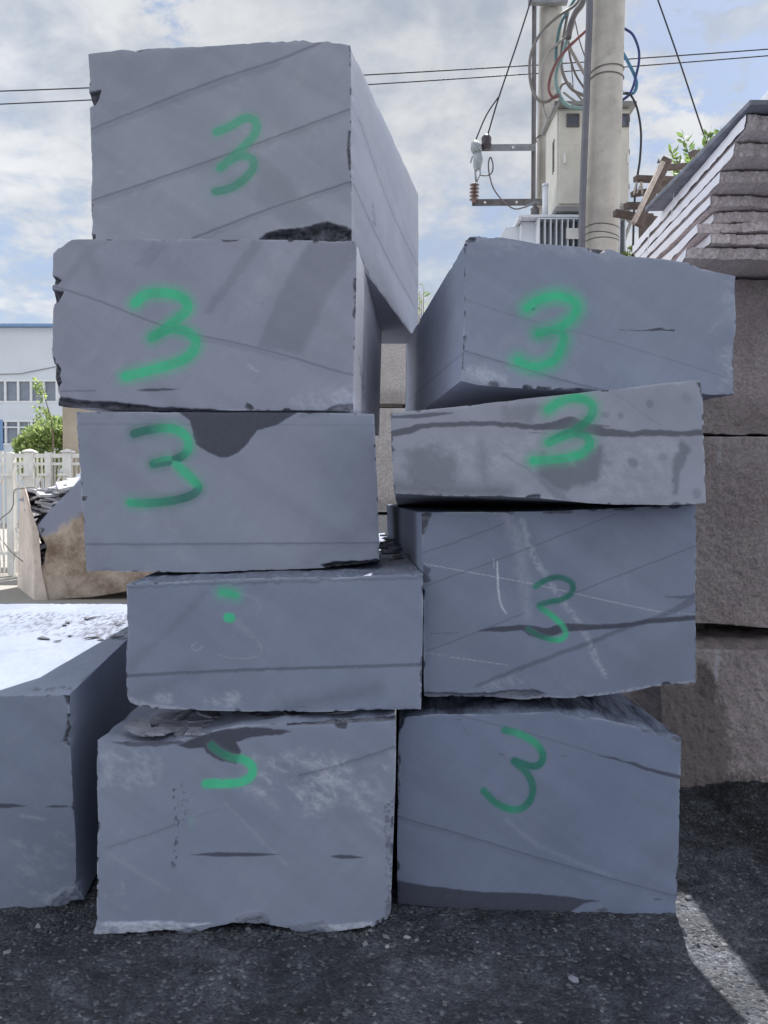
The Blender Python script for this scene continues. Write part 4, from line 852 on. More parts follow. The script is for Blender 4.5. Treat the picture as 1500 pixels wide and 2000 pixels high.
# ------------------------------------------------------------------ beige blocks seen through the gap
BG_ = 'beige stone blocks behind the gap'
for (x0, y0, x1, y1, Y, lb, sd_) in ((640, 666, 900, 789, 8.0, 'upper beige stone block seen through the gap between the stacks', 2), (600, 797, 880, 1000, 7.9, 'lower beige stone block behind the gap between the stacks', 4)):
    quarry_block('beige_block', lb, 'stone block', BEIGE, [(x0, y0), (x1, y0)], [(x1, y0), (x1, y1)], [(x0, y1), (x1, y1)], [(x0, y0), (x0, y1)], (Y,) * 4, [(0, 1.6, 0)] * 4, step=5, chips=0, rough=0.004, seed=sd_, depth_n=12, group=BG_, tone=(0.95, 1.0, 1.08),
                 marks=[stroke('stain', [(x0, y0 + 120), (x1, y0 + 90)], 3, 0.15, 6, warp=8), patch('stain', [(x0, y1 - 25), (x1, y1 - 25), (x1, y1), (x0, y1)], 0.3, 10, 10)])
T_, R_, B_, L_ = rect(560, 1006, 860, 1270)
quarry_block('beige_block', 'grey beige bottom block behind the gap, mostly hidden', 'stone block', BEIGE, T_, R_, B_, L_, (7.8,) * 4, [(0, 1.8, 0)] * 4, step=6, chips=0, rough=0.004, seed=6, depth_n=12, group=BG_, tone=(0.7, 0.78, 0.88))
mb = MB(); a = at(700, 793, 7.95); c = at(786, 793, 7.95); mb.bar(a, c, 0.10, 0.042); o = mb.build('timber_spacer', WOOD, bevel=0.005); tag(o, 'dark timber spacer between the two beige blocks in the gap', 'spacer')

# ------------------------------------------------------------------ weathered block by the gate, far left
wb = empty('weathered_block', at(150, 1172, 11.7), 'big broken block with brown weathered rind in front of the white gate', 'stone block')
RIND, t, b = new_mat('brown weathered rind'); p = t.pos(); sx = t.new('ShaderNodeSeparateXYZ'); t.put(sx.inputs[0], p)
edge = t.math('ADD', sx.outputs[2], t.math('MULTIPLY', t.noise(p, 3.5, 4, 0.6), 0.35))
edge = t.math('SUBTRACT', edge, t.math('MULTIPLY', t.math('ADD', sx.outputs[0], 5.3), 0.62))
colr = t.mix(t.ramp(t.noise(p, 2.2, 8, 0.7, 0.05), 0.32, 0.66), (0.15, 0.105, 0.075), (0.44, 0.365, 0.305))
colr = t.mix(t.ramp(edge, 1.0, 1.12), colr, (0.215, 0.235, 0.31))
t.put(b.inputs['Base Color'], colr); b.inputs['Roughness'].default_value = 0.85; bump(t, b, t.noise(p, 12, 5, 0.65), 0.4, 0.03)
YW = 11.7
front = [(66, 1174), (66, 1112), (86, 1103), (88, 1085), (92, 1067), (70, 1030), (112, 983), (160, 932), (230, 880), (420, 880), (420, 1150), (280, 1150), (180, 1167)]
mb = MB(); mb.prism([at(x, y, YW) for x, y in front], (-0.75, 1.5, 0)); mb.build('body', RIND, wb, bevel=0.02)
mb = MB(); lf = [(66, 1174), (67, 1110), (62, 1040), (55, 990), (43, 950)]
fe = [at(x, y, YW - 0.03) for x, y in lf]; th = 0.22
be = [at(x, y, YW + 1.55) for x, y in ((34, 1150), (35, 1100), (36, 1040), (37, 1000), (40, 966))]; 
n_ = len(fe); vs = fe + be + [p_ + Vector((th * (1 if i < 1 else 0.5 if i < 3 else 0.15), 0, 0)) for i, p_ in enumerate(fe)] + [p_ + Vector((0.2, 0, 0)) for p_ in be]
fs = []
for i in range(n_ - 1):
    fs += [(i, i + 1, n_ + i + 1, n_ + i), (2 * n_ + i, 3 * n_ + i, 3 * n_ + i + 1, 2 * n_ + i + 1), (i, 2 * n_ + i, 2 * n_ + i + 1, i + 1)]
fs.append((n_ - 1, 3 * n_ - 1, 4 * n_ - 1, 2 * n_ - 1)); mb.add(vs, fs)
RINDSIDE = simple('pinkish sawn rind', (0.52, 0.45, 0.40), 0.85, 0, 0.18, 2.5, 0.2, wear=(0.36, 0.28, 0.23))
mb.build('left_rind', RINDSIDE, wb, bevel=0.01)
mb = MB(); random.seed(3)
for k in range(46):
    c = at(random.uniform(80, 95), random.uniform(1020, 1100), YW + random.uniform(0.08, 0.5)); s_ = random.uniform(0.04, 0.10)
    R3 = Matrix.Rotation(random.uniform(0, 3), 3, 'Z') @ Matrix.Rotation(random.uniform(-.5, .5), 3, 'X')
    mb.hexa([c + R3 @ Vector((sx_ * s_, sy_ * s_ * 0.8, sz_ * s_ * 0.4)) for sz_ in (-1, 1) for sx_, sy_ in ((-1, -1), (1, -1), (1, 1), (-1, 1))])
mb.build('broken_core', FLAKE_D, wb)
mb = MB()
for k in range(90):
    x = random.uniform(60, 150); c = at(x, random.uniform(958, 1010) - max(0, x - 100) * 0.5, YW + random.uniform(0.15, 1.2)); s_ = random.uniform(0.06, 0.19)
    R3 = Matrix.Rotation(random.uniform(0, 3), 3, 'Z') @ Matrix.Rotation(random.uniform(-.35, .35), 3, 'X') @ Matrix.Rotation(random.uniform(-.3, .3), 3, 'Y')
    mb.hexa([c + R3 @ Vector((sx_ * s_ * random.uniform(.6, 1.2), sy_ * s_, sz_ * s_ * 0.13)) for sz_ in (-1, 1) for sx_, sy_ in ((-1, -1), (1, -1), (1, 1), (-1, 1))])
mb.build('broken_top', simple('dusty slate rubble', (0.42, 0.43, 0.47), 0.75, 0, 0.35, 3, 0.3), wb)

# ------------------------------------------------------------------ gate, pillar, building, bushes (far left)
YG = 15.0
gt = empty('sliding_gate', at(90, 1125, YG), 'white slatted metal gate with capped posts behind the broken block', 'gate')
gz0 = 0.02; ztop = at(0, 884, YG).z
for x in range(-460, 640, 37):
    wd = 0.17 if ((x + 460) // 37) % 2 == 0 else 0.12
    c = at(x, 884, YG); mb = MB(); mb.box((c.x - wd / 2, YG - 0.06, gz0), (c.x + wd / 2, YG + 0.06, ztop)); po = mb.build('post', WHITEPAINT, gt, bevel=0.01)
    if wd > 0.15:
        mb = MB(); mb.box((c.x - wd / 2 - 0.03, YG - 0.09, ztop + 0.002), (c.x + wd / 2 + 0.03, YG + 0.09, ztop + 0.03)); mb.add([(c.x - .11, YG - .09, ztop + .032), (c.x + .11, YG - .09, ztop + .032), (c.x + .11, YG + .09, ztop + .032), (c.x - .11, YG + .09, ztop + .032), (c.x, YG, ztop + .075)], [(0, 1, 4), (1, 2, 4), (2, 3, 4), (3, 0, 4)]); mb.build('cap', WHITEPAINT, po)
xa, xb = at(-470, 900, YG).x, at(640, 900, YG).x
for (yy, hh_) in ((890, 0.08), (906, 0.05), (1080, 0.07)):
    z = at(0, yy, YG).z; mb = MB(); mb.box((xa, YG - 0.03, z - hh_ / 2), (xb, YG + 0.03, z + hh_ / 2)); mb.build('rail', WHITEPAINT, gt)
mb = MB(); i = 0
for x in np.arange(xa, xb, 0.085):
    zt = ztop + (0.03 if i % 2 else -0.1); i += 1
    mb.box((x, YG + 0.10, 0.05), (x + 0.030, YG + 0.125, zt))
mb.build('pickets', WHITEPAINT, gt)
for x in range(-460, 640, 37):
    mb = MB(); a = at(x + 24, 927, YG - 0.1); c = at(x + 8, 962, YG - 0.1); mb.bar(a, c, 0.05, 0.03); e1 = at(x + 27, 927, YG - .14); mb.bar(e1 - Vector((.09, 0, 0)), e1 + Vector((.09, 0, 0)), .05, .04)
    mb.build('brace', WHITEPAINT, gt); mb = MB()
    a = at(x + 10, 1030, YG - 0.1); c = at(x + 24, 1090, YG - 0.1); mb.bar(a, c, 0.05, 0.03); mb.build('brace', WHITEPAINT, gt)
mb = MB(); mb.tube([at(x, y, 11.3) for x, y in catmull([(-10, 1040), (0, 1015), (18, 1000), (26, 985), (28, 958), (44, 954), (66, 952), (80, 958), (118, 958)], 5)], 0.008, 6)
o = mb.build('loose_cable', GREYC); tag(o, 'thin loose cable looped from the gate over the broken block', 'cable')
mb = MB(); mb.tube([at(x, y, 11.4) for x, y in catmull([(8, 1060), (22, 1078), (45, 1097)], 5)], 0.008, 6); o = mb.build('loose_cable', GREYC); tag(o, 'short cable end hanging against the left side of the broken block', 'cable')

pc = at(140, 835, 15.6); mb = MB(); mb.box((pc.x - 0.13, 15.45, 0), (pc.x + 0.5, 16.05, 3.4)); pl = mb.build('gate_pillar', simple('beige render', (0.40, 0.34, 0.27), 0.9, 0, 0.15, 2, 0.1), bevel=0.02)
tag(pl, 'beige square gate pillar rising behind the white gate', 'pillar')
mb = MB(); mb.box((pc.x - 0.17, 15.41, 3.402), (pc.x + 0.54, 16.09, 3.48)); mb.build('cap', CONCRETE, pl, bevel=0.01)

YB = 40.0
bd = empty('factory_building', at(-200, 1022, YB), 'pale blue white factory hall with ribbon windows and blue roof edge', 'building')
x0, x1 = at(-900, 700, YB).x, at(300, 700, YB).x; zr = at(0, 640, YB).z
rows = [(743, 785), (822, 868)]; xl0, xl1 = at(-880, 0, YB).x, at(102, 0, YB).x
zs = [0.0]
for (ya, yb_) in rows[::-1]: zs += [at(0, yb_, YB).z, at(0, ya, YB).z]
zs.append(zr)
mb = MB()
for i in range(0, len(zs), 2): mb.box((x0, YB, zs[i]), (x1, YB + 0.3, zs[i + 1]))
for i in range(1, len(zs) - 1, 2): mb.box((xl1, YB, zs[i] + 0.0), (x1, YB + 0.3, zs[i + 1])); mb.box((x0, YB, zs[i]), (xl0, YB + 0.3, zs[i + 1]))
mb.box((x0, YB + 0.3, 0), (x1, YB + 14, zr)); mb.build('wall', WALLPAINT, bd)
mb = MB(); mb.hexa([(x0 - .3, YB - .35, zr + .01), (x1 + .3, YB - .35, zr + .01), (x1 + .3, YB + 14.3, zr + .01), (x0 - .3, YB + 14.3, zr + .01), (x0 - .3, YB - .35, zr + .14), (x1 + .3, YB - .35, zr + .14), (x1 + .3, YB + 14.3, zr + .14), (x0 - .3, YB + 14.3, zr + .14)]); mb.build('roof', ROOFBLUE, bd)
pitch_w = (at(25.5, 0, YB).x - at(0, 0, YB).x)
for (ya, yb_) in rows:
    za, zb2 = at(0, yb_, YB).z, at(0, ya, YB).z
    for k in range(0, 36, 4):
        xr = xl1 - k * pitch_w; xl = xr - 4 * pitch_w
        if xl < xl0: break
        mb = MB(); mb.box((xl + 0.05, YB + 0.12, za + 0.03), (xr - 0.05, YB + 0.14, zb2 - 0.03)); 
        m2 = MB()
        for q_ in (range(5) if k == 0 else range(4)): xx = xl + q_ * pitch_w; m2.box((xx - 0.05, YB - 0.02, za + 0.06), (xx + 0.05, YB + 0.10, zb2 - 0.06))
        m2.box((xl, YB - 0.025, za - 0.04), (xr, YB + 0.10, za + 0.055)); m2.box((xl, YB - 0.025, zb2 - 0.055), (xr, YB + 0.10, zb2 + 0.04))
        if ya > 800: m2.box((xl, YB - 0.01, za + (zb2 - za) * 0.7), (xr, YB + 0.08, za + (zb2 - za) * 0.7 + 0.07))
        wo_ = m2.build('window', FRAME_M, bd); mb.build('pane', PANE_M, wo_)
mb = MB(); xx = at(-6, 0, YB).x; mb.box((xx - 0.42, YB - 0.06, zs[1] - 0.3), (xx + 0.03, YB - 0.002, zs[2] + 0.05)); mb.build('blue_trim', ROOFBLUE, bd)
mb = MB(); mb.tube([(x0, YB - .05, at(0, 728, YB).z)] + [tuple(at(x, y, YB - .05)) for x, y in ((10, 731), (40, 730), (70, 724), (110, 716), (200, 700))], 0.02, 5); mb.build('wall_cable', GREYC, bd)

def leaves(name, pts, mat, parent=None, size=0.1, seed_=1, dirs=None, spread=0.9, aspect=0.42):
    rs = np.random.default_rng(seed_); n = len(pts); pts = np.array(pts)
    prof = [(0, 0), (0.30, 0.8), (0.62, 0.9), (1.0, 0.0)]
    V_, F_, S_ = [], [], []
    for i in range(n):
        d = dirs[i] if dirs is not None else rs.normal(size=3)
        d = np.array(d) + rs.normal(size=3) * 0.25; d /= np.linalg.norm(d)
        s_ = np.cross(d, rs.normal(size=3)); s_ /= np.linalg.norm(s_); nn = np.cross(d, s_)
        L = size * rs.uniform(0.65, 1.25); o_ = len(V_); sh = rs.random()
        for (a, w_) in prof:
            if w_ == 0: V_.append(pts[i] + d * L * a + nn * L * (-0.12 * a * a)); S_.append(sh)
            else:
                for sg in (-1, 1): V_.append(pts[i] + d * L * a + s_ * sg * w_ * L * aspect * 0.5 + nn * L * (0.07 - 0.12 * a * a)); S_.append(sh)
        F_ += [(o_, o_ + 2, o_ + 1), (o_ + 1, o_ + 2, o_ + 4, o_ + 3), (o_ + 3, o_ + 4, o_ + 5)]
    V_ = np.array(V_); me = bpy.data.meshes.new(name)
    off_ = np.array(parent.location) if parent is not None else np.array([V_[:, 0].mean(), V_[:, 1].mean(), V_[:, 2].min()])
    me.from_pydata([tuple(p_) for p_ in V_ - off_], [], F_); me.update()
    a_ = me.attributes.new('shade', 'FLOAT', 'POINT'); a_.data.foreach_set('value', np.array(S_, np.float32))
    return link(name, me, mat, parent, Vector(off_) if parent is None else None)

rs = np.random.default_rng(5)
YBU = 17.5
bu = empty('bush', at(85, 1105, YBU), 'round light green bush growing behind the white gate', 'bush')
lumps = [(70, 862, 26), (98, 850, 28), (118, 845, 24), (50, 874, 18), (85, 884, 34), (120, 874, 30), (135, 850, 22), (60, 900, 30), (110, 905, 34)]
pts, dirs = [], []
for (x, y, r) in lumps:
    c = np.array(at(x, y, YBU)); rad = r / 1500 * YBU
    for k in range(330):
        d = rs.normal(size=3); d /= np.linalg.norm(d); pts.append(c + d * rad * rs.uniform(0.55, 1.12)); dirs.append(d + np.array([0, 0, 0.4]))
leaves('foliage', pts, LEAF, bu, 0.12, 9, dirs, aspect=0.55)
mb = MB(); base = at(95, 1100, YBU); base.z = 0
for (x, y, r) in lumps[:7]: mb.tube([base, (base + at(x, y, YBU)) / 2 + Vector((0, 0, .1)), at(x, y, YBU)], [0.03, 0.02, 0.01], 6)
mb.build('stem', BARK, bu)
sp = empty('young_tree', at(100, 1105, 16.8), 'slender sapling with sparse leaves rising above the bush', 'sapling')
stem = [at(103, 1100, 16.8)] + [at(x, y, 16.8) for x, y in ((106, 950), (103, 850), (99, 815), (90, 785), (84, 760), (78, 748))]; stem[0].z = 0
mb = MB(); mb.tube(stem, [.03, .025, .02, .014, .01, .007, .004], 6); mb.build('trunk', BARK, sp)
pts, dirs = [], []
for (x, y, n_, r) in ((74, 750, 22, 8), (79, 760, 26, 7), (83, 772, 20, 7), (75, 795, 14, 6), (82, 806, 20, 8), (84, 815, 16, 8), (74, 818, 12, 6), (98, 820, 24, 12), (108, 828, 24, 12), (72, 828, 12, 8)):
    for k in range(n_):
        d = rs.normal(size=3); d /= np.linalg.norm(d); pts.append(np.array(at(x, y, 16.8)) + d * r / 1500 * 16.8 * rs.uniform(.2, 1)); dirs.append(d)
leaves('crown', pts, LEAF, sp, 0.11, 12, dirs, aspect=0.5)

# plant behind the slabs
YP = 9.0
pt = empty('shrub', at(1360, 1050, YP), 'leafy green shrub tips poking up behind the granite slabs', 'shrub'); pt.location.z = 0
mb = MB(); pts, dirs = [], []
root = np.array([pt.location.x, YP, 0.0])
twigs = [[(1375, 420), (1362, 350), (1345, 300), (1334, 268)], [(1375, 420), (1378, 345), (1380, 290), (1383, 262)], [(1375, 420), (1345, 350), (1325, 318), (1312, 298)], [(1380, 420), (1390, 335), (1398, 290), (1405, 262)], [(1370, 420), (1355, 335), (1352, 305)], [(1365, 420), (1335, 345), (1325, 335)], [(1378, 400), (1372, 330), (1368, 300)], [(1360, 420), (1330, 365), (1322, 352)]]
for k, tw in enumerate(twigs):
    C = catmull(tw, 7); P_ = [at(x, y, YP + 0.12 * math.sin(k * 2.1)) for x, y in C]
    mb.tube([Vector(root)] + P_, [0.02] + [0.008 - 0.005 * i / len(P_) for i in range(len(P_))], 6)
    for i in range(4, len(P_)):
        ax = (P_[i] - P_[i - 1]).normalized()
        for sg in (-1, 1):
            for m_ in range(1):
                d = ax * 0.5 + Vector((sg * 0.9, rs.uniform(-.5, .5), 0.25)); pts.append(np.array(P_[i]) + rs.normal(size=3) * 0.01); dirs.append(np.array(d))
    pts.append(np.array(P_[-1])); dirs.append(np.array(ax))
mb.build('stem', BARK, pt); leaves('foliage', pts, LEAF2, pt, 0.095, 21, dirs, aspect=0.42)
# thin weed in the notch between the two top blocks, and another under the pole
for (x, ya, yb_, Y, lb, sz) in ((821, 560, 640, 9.5, 'thin weed tips showing between the two topmost slate blocks', 0.09), (1231, 484, 520, 8.9, 'small grass tuft beside the front pole foot', 0.12)):
    we = empty('weed', at(x, yb_ + 200, Y), lb, 'weed'); we.location.z = 0; mb = MB(); pts, dirs = [], []
    for k in range(4):
        C = [Vector((we.location.x, Y, 0)), at(x - 3 + k * 2, yb_ + 100, Y), at(x - 4 + k * 3, yb_, Y), at(x - 5 + k * 4, ya + 8 * (k % 3), Y)]
        mb.tube(C, [0.012, 0.01, 0.006, 0.003], 5)
        for q_ in np.linspace(0, 1, 9): pts.append(np.array(C[2].lerp(C[3], q_))); dirs.append(np.array([random.choice((-1, 1)), 0, 0.7]))
    mb.build('stem', BARK, we); leaves('foliage', pts, LEAF, we, sz, 30 + x, dirs, aspect=0.25)

# ------------------------------------------------------------------ poles and transformer
YF = 8.5
fp = empty('utility_pole', (at(1172, 480, YF).x, YF, 0), 'front round concrete pole standing before the cabinet', 'pole', 'concrete poles of the transformer')
at_ax = lambda y: at(1173 + (480 - y) * 0.031, y, YF)
zlow = at_ax(480); ztp = at_ax(-260); ax_d = (ztp - zlow).normalized(); foot = zlow - ax_d * (zlow.z / ax_d.z)
mb = MB(); mb.tube([foot, zlow, at_ax(0), ztp], [0.205, 0.190, 0.180, 0.165], 32); mb.build('pole', CONCRETE, fp)
def ring(y0, tilt, r=0.0055):
    c = at_ax(y0); ps = []
    for k in range(29):
        a = 2 * math.pi * k / 28; ps.append(c + Vector((math.cos(a) * 0.19, math.sin(a) * 0.19, tilt * math.cos(a) + 0.01 * math.sin(2 * a))))
    return ps
for (y0, tl) in ((143, 0.03), (158, 0.012), (448, 0.0), (464, -0.01), (474, 0.012)):
    mb = MB(); mb.tube(ring(y0, tl), 0.006, 6, False); mb.build('wire_band', DARKSTEEL, fp)
mb = MB(); mb.tube([at(x, y, YF - 0.14) for x, y in catmull([(1152, -60), (1151, 40), (1148, 110), (1145, 200), (1140, 330), (1137, 420), (1137, 520), (1139, 640)], 4)], 0.036, 10); o = mb.build('conduit', simple('dark grey conduit', (0.12, 0.12, 0.14), 0.5)); tag(o, 'dark thick cable conduit strapped along the front pole', 'conduit')

YR = 10.2
bp = empty('utility_pole', (at(1072, 480, YR).x, YR, 0), 'rear concrete pole behind the cabinet with steel bracket arms', 'pole', 'concrete poles of the transformer')
za = at(1076, 0, YR); zb_ = at(1070, 480, YR); d_ = (za - zb_).normalized(); foot = zb_ - d_ * (zb_.z / d_.z)
mb = MB(); mb.tube([foot, zb_, za, za + d_ * 4], [0.19, 0.16, 0.145, 0.12], 28); mb.build('pole', CONCRETE, bp)
mb = MB(); mb.tube([at(1071, 271, YR) + Vector((math.cos(a) * 0.162, math.sin(a) * 0.162, 0)) for a in np.linspace(0, 6.2832, 25)], 0.008, 6, False); mb.build('wire_band', DARKSTEEL, bp)
mb = MB(); mb.bar(at(1047, -200, YR - .1), at(1044, 402, YR - .1), 0.012, 0.07, (0, 1, 0)); mb.bar(at(1043, -200, YR - .13), at(1040, 402, YR - .13), 0.035, 0.012, (0, 1, 0)); mb.build('angle_iron', DARKSTEEL, bp)
mb = MB(); mb.bar(at(1032, 2, YR - .2), at(1108, 2, YR - .2), 0.08, 0.08); mb.build('crossarm', STEEL, bp, bevel=0.005)
for (xl, xr, yy) in ((930, 1046, 289), (922, 1062, 396)):
    mb = MB(); a, c = at(xl, yy, YR - .25), at(xr, yy - 1, YR - .25); mb.bar(a, c, 0.012, 0.082); mb.bar(a + Vector((0, .035, .041)), c + Vector((0, .035, .041)), 0.07, 0.01); br_ = mb.build('bracket_arm', STEEL if yy < 300 else DARKSTEEL, bp)
    mb = MB()
    for fx in (0.18, 0.62): c2 = a.lerp(c, fx); mb = MB(); mb.tube([c2 + Vector((0, -.012, 0)), c2 + Vector((0, -.006, 0))], 0.016, 10); mb.build('bolt', WHITEPAINT, br_)

# insulators on the arms
def lathe(axis_pts, rs_, n=16): return MB().tube(axis_pts, rs_, n)
YI = YR - .3
a, c = at(950, 262, YI), at(950, 292, YI); prof = [0.01, .045, .062, .066, .062, .06, .066, .060, .045, .02]
o = lathe([a.lerp(c, i / 9) for i in range(10)], prof).build('strain_insulator', INSUL); tag(o, 'dark egg shaped strain insulator on the guy wire', 'insulator')
a, c = at(927, 358, YI), at(926, 395, YI); ax_, rr_ = [], []
for i in range(5):
    for f_, r_ in ((0, .022), (.3, .03), (.45, .060), (.55, .062), (.7, .03)): ax_.append(a.lerp(c, (i + f_) / 5.2)); rr_.append(r_)
ax_.append(c); rr_.append(.025)
o = lathe(ax_, rr_).build('pin_insulator', PORCELAIN); tag(o, 'ribbed brown insulator on the tip of the lower bracket arm', 'insulator')
mb = MB(); mb.tube([at(x, y, YI) for x, y in ((926, 277), (930, 288), (932, 298))], [.045, .075, .06], 10); mb.tube([at(x, y, YI) for x, y in ((932, 298), (934, 312), (932, 325), (929, 334))], [.05, .062, .055, .02], 10); mb.tube([at(x, y, YI) for x, y in ((927, 325), (929, 345), (930, 355))], .014, 6); mb.tube([at(x, y, YI) for x, y in ((937, 320), (938, 340), (931, 356))], .010, 6); mb.bar(at(923, 305, YI), at(919, 318, YI), .02, .02)
o = mb.build('dead_end_clamp', simple('grey clamp cover', (0.30, 0.33, 0.35), 0.5, 0, 0.2, 14)); tag(o, 'grey shrouded dead end clamp hanging by the upper arm', 'clamp')

# wires
def wire(pts, Y, r, mat, label, name='wire', group=None, n=6, smooth=6):
    P_ = [at(q_[0], q_[1], q_[2] if len(q_) > 2 else Y) for q_ in catmull([tuple(q_) + ((Y,) if len(q_) == 2 else ()) for q_ in pts], smooth)]
    o = MB().tube(P_, r, n).build(name, mat); tag(o, label, 'wire' if name in ('wire', 'power_line', 'guy_wire') else 'cable', group); return o
wire([(1060, -80), (1037, 0), (1010, 85), (975, 188), (953, 262)], YI, 0.011, RUBBER, 'black guy wire slanting down to the dark strain insulator', 'guy_wire')
wire([(976, 186), (950, 225), (928, 276)], YI, 0.009, RUBBER, 'short black wire from the guy to the grey clamp', 'wire')
wire([(938, 342), (950, 343), (960, 338), (963, 325), (960, 310), (957, 308), (954, 320), (956, 342), (965, 370), (985, 395), (1005, 408), (1025, 405)], YI, 0.009, DARKSTEEL, 'thin looped lead between the clamp and the transformer bushing', 'lead_wire')
wire([(1270, -40), (1285, 0), (1330, 128), (1371, 252), (1420, 390)], 14.0, 0.014, RUBBER, 'single black wire descending at the right towards the shrub', 'wire')
def span(yl, yr, Y, label):
    a, c = at(-700, yl, Y), at(2300, yr, Y); P_ = [a.lerp(c, i / 40) - Vector((0, 0, 0.5 * (1 - (2 * i / 40 - 1) ** 2))) for i in range(41)]
    o = MB().tube(P_, 0.022, 6).build('power_line', RUBBER); tag(o, label, 'wire')
span(196, 28, 26, 'upper black power line crossing the sky behind the stacks')
span(228, 35, 27, 'lower black power line crossing the sky behind the stacks')

CG = 'cables looped between the poles'
YC = 8.9
wire([(1135, -30), (1128, 5), (1090, 32), (1060, 60), (1040, 95), (1034, 130), (1038, 170), (1052, 196), (1070, 198), (1088, 185)], YC, 0.017, GREYC, 'outermost wide loop of brownish grey cable left of the front pole', 'cable', CG)
wire([(1124, 20), (1116, 60), (1090, 85), (1070, 105), (1058, 135), (1057, 175), (1062, 215), (1073, 235), (1084, 220), (1094, 192)], YC + .05, 0.016, PALEC, 'pale grey cable loop hanging lowest beside the cabinet', 'cable', CG)
wire([(1150, 55), (1125, 78), (1105, 98), (1088, 120), (1075, 150), (1072, 175), (1080, 190), (1092, 187)], YC - .05, 0.017, RED, 'dull red cable curving down from the front pole', 'cable', CG)
wire([(1118, 40), (1105, 85), (1098, 110), (1087, 140), (1087, 165), (1095, 190), (1110, 207), (1142, 213)], YC, 0.022, TEAL, 'thick faded teal cable curving onto the cabinet roof', 'cable', CG)
wire([(1146, -30), (1138, 5), (1124, 25), (1114, 50), (1110, 75)], YC - .08, 0.036, DARKSTEEL, 'thick dark cable bundle at the top of the loops', 'cable', CG)
wire([(1110, 20), (1100, 75), (1096, 115), (1100, 145), (1115, 172), (1140, 187)], YC + .1, 0.018, GREYC, 'grey cable bending right onto the cabinet behind the conduit', 'cable', CG)
wire([(1106, 60), (1112, 90), (1122, 110), (1142, 145)], YC + .12, 0.020, PALEC, 'short pale cable running diagonally down to the front pole', 'cable', CG)
wire([(1122, 35), (1132, 80), (1145, 118)], YC + .2, 0.007, DARKSTEEL, 'thinnest straight dark lead between the loops and the pole', 'cable', CG)
wire([(1110, 85), (1114, 115), (1124, 145), (1142, 174)], YC + .16, 0.012, BROWNC, 'dark brown cable sagging between the pale ones', 'cable', CG)
wire([(1128, -10), (1110, 20), (1095, 48), (1087, 90), (1086, 122)], YC + .08, 0.018, DTEAL, 'dark teal cable rising to the pole top', 'cable', CG)
wire([(1092, 176), (1100, 164), (1112, 163), (1118, 172), (1140, 200)], YC + .2, 0.014, GREYC, 'small grey cable arch just above the cabinet roof', 'cable', CG)
wire([(1100, 180), (1118, 194), (1140, 207)], YC + .1, 0.014, PALEC, 'short pale cable entering the cabinet roof', 'cable', CG)
wire([(1112, 100), (1117, 140), (1120, 178)], YC + .22, 0.006, DARKSTEEL, 'thin vertical lead down to the cabinet roof', 'cable', CG)
wire([(1210, 50), (1220, 56), (1236, 68), (1247, 95), (1248, 120), (1243, 145), (1237, 168), (1228, 186), (1210, 199)], YC, 0.015, NAVY, 'navy blue cable bowing out right of the front pole', 'cable', CG)
wire([(1208, 92), (1217, 104), (1230, 128), (1241, 152), (1243, 170), (1236, 182), (1222, 182), (1208, 178)], YC + .04, 0.020, BLUE, 'brighter blue cable curling right of the front pole', 'cable', CG)
wire([(1208, 184), (1225, 182), (1236, 192), (1246, 218), (1252, 260), (1250, 310), (1245, 345), (1239, 400), (1236, 500)], YC - .05, 0.013, RUBBER, 'dark cable hanging down the right side of the cabinet', 'cable', CG)

# cabinet
YCb = 9.05
def xz(px_, py_, Y=YCb): q_ = at(px_, py_, Y); return q_.x, q_.z
cxl, czt = xz(1088, 212); cxr, czb = xz(1228, 404)
cb = empty('distribution_cabinet', ((cxl + cxr) / 2, YCb + .3, czb), 'beige electrical cabinet with small windows on top of the transformer', 'cabinet')
mb = MB(); mb.box((cxl, YCb, czb), (cxr, YCb + .62, czt)); mb.build('body', CABINET_M, cb, bevel=0.006)
mb = MB(); mb.box((cxl - .05, YCb - .08, czt + .002), (cxr + .06, YCb + .68, czt + .05)); mb.build('roof', CAB_DARK, cb, bevel=0.004)
mb = MB(); mb.box((cxl - .01, YCb - .03, czb - .06), (cxr + .01, YCb + .62, czb - .002)); mb.build('plinth', CAB_DARK, cb)
xm = (cxl + cxr) / 2
for (xa_, xb2, wx, hx) in ((cxl + .025, xm - .006, 1118, 1102), (xm + .006, cxr - .025, 1215, 1225)):
    mb = MB(); mb.box((xa_, YCb - .018, czb + .03), (xb2, YCb - .001, czt - .03)); dr = mb.build('door', CABINET_M, cb, bevel=0.004)
    wc = at(wx, 237, YCb); mb = MB(); s_ = .075
    for (u0, v0, u1, v1) in ((-s_, -s_, s_, -s_ + .016), (-s_, s_ - .016, s_, s_), (-s_, -s_ + .016, -s_ + .016, s_ - .016), (s_ - .016, -s_ + .016, s_, s_ - .016)):
        mb.box((wc.x + u0, YCb - .034, wc.z + v0), (wc.x + u1, YCb - .0185, wc.z + v1))
    mb.build('window_frame', DARKSTEEL, dr, world=False); mb = MB(); mb.box((wc.x - s_ + .017, YCb - .026, wc.z - s_ + .017), (wc.x + s_ - .017, YCb - .0185, wc.z + s_ - .017)); mb.build('window_pane', GLASS_D, dr)
    hc = at(hx, 311, YCb); mb = MB(); mb.bar(hc + Vector((0, -.03, .06)), hc + Vector((0, -.03, -.06)), .025, .022, (0, 1, 0)); mb.build('handle', WHITEPAINT, dr, bevel=.006)
mb = MB()
for k in range(12): zz = czt - .30 - k * .032; mb.bar((cxl - .004, YCb + .12, zz), (cxl - .004, YCb + .22, zz - .015), .006, .012)
mb.build('vents', DARKSTEEL, cb)
for zz in (.22, .62, 1.0): mb = MB(); mb.tube([(cxr + .008, YCb + .04, czb + zz), (cxr + .008, YCb + .04, czb + zz + .06)], .012, 8); mb.build('hinge', DARKSTEEL, cb)

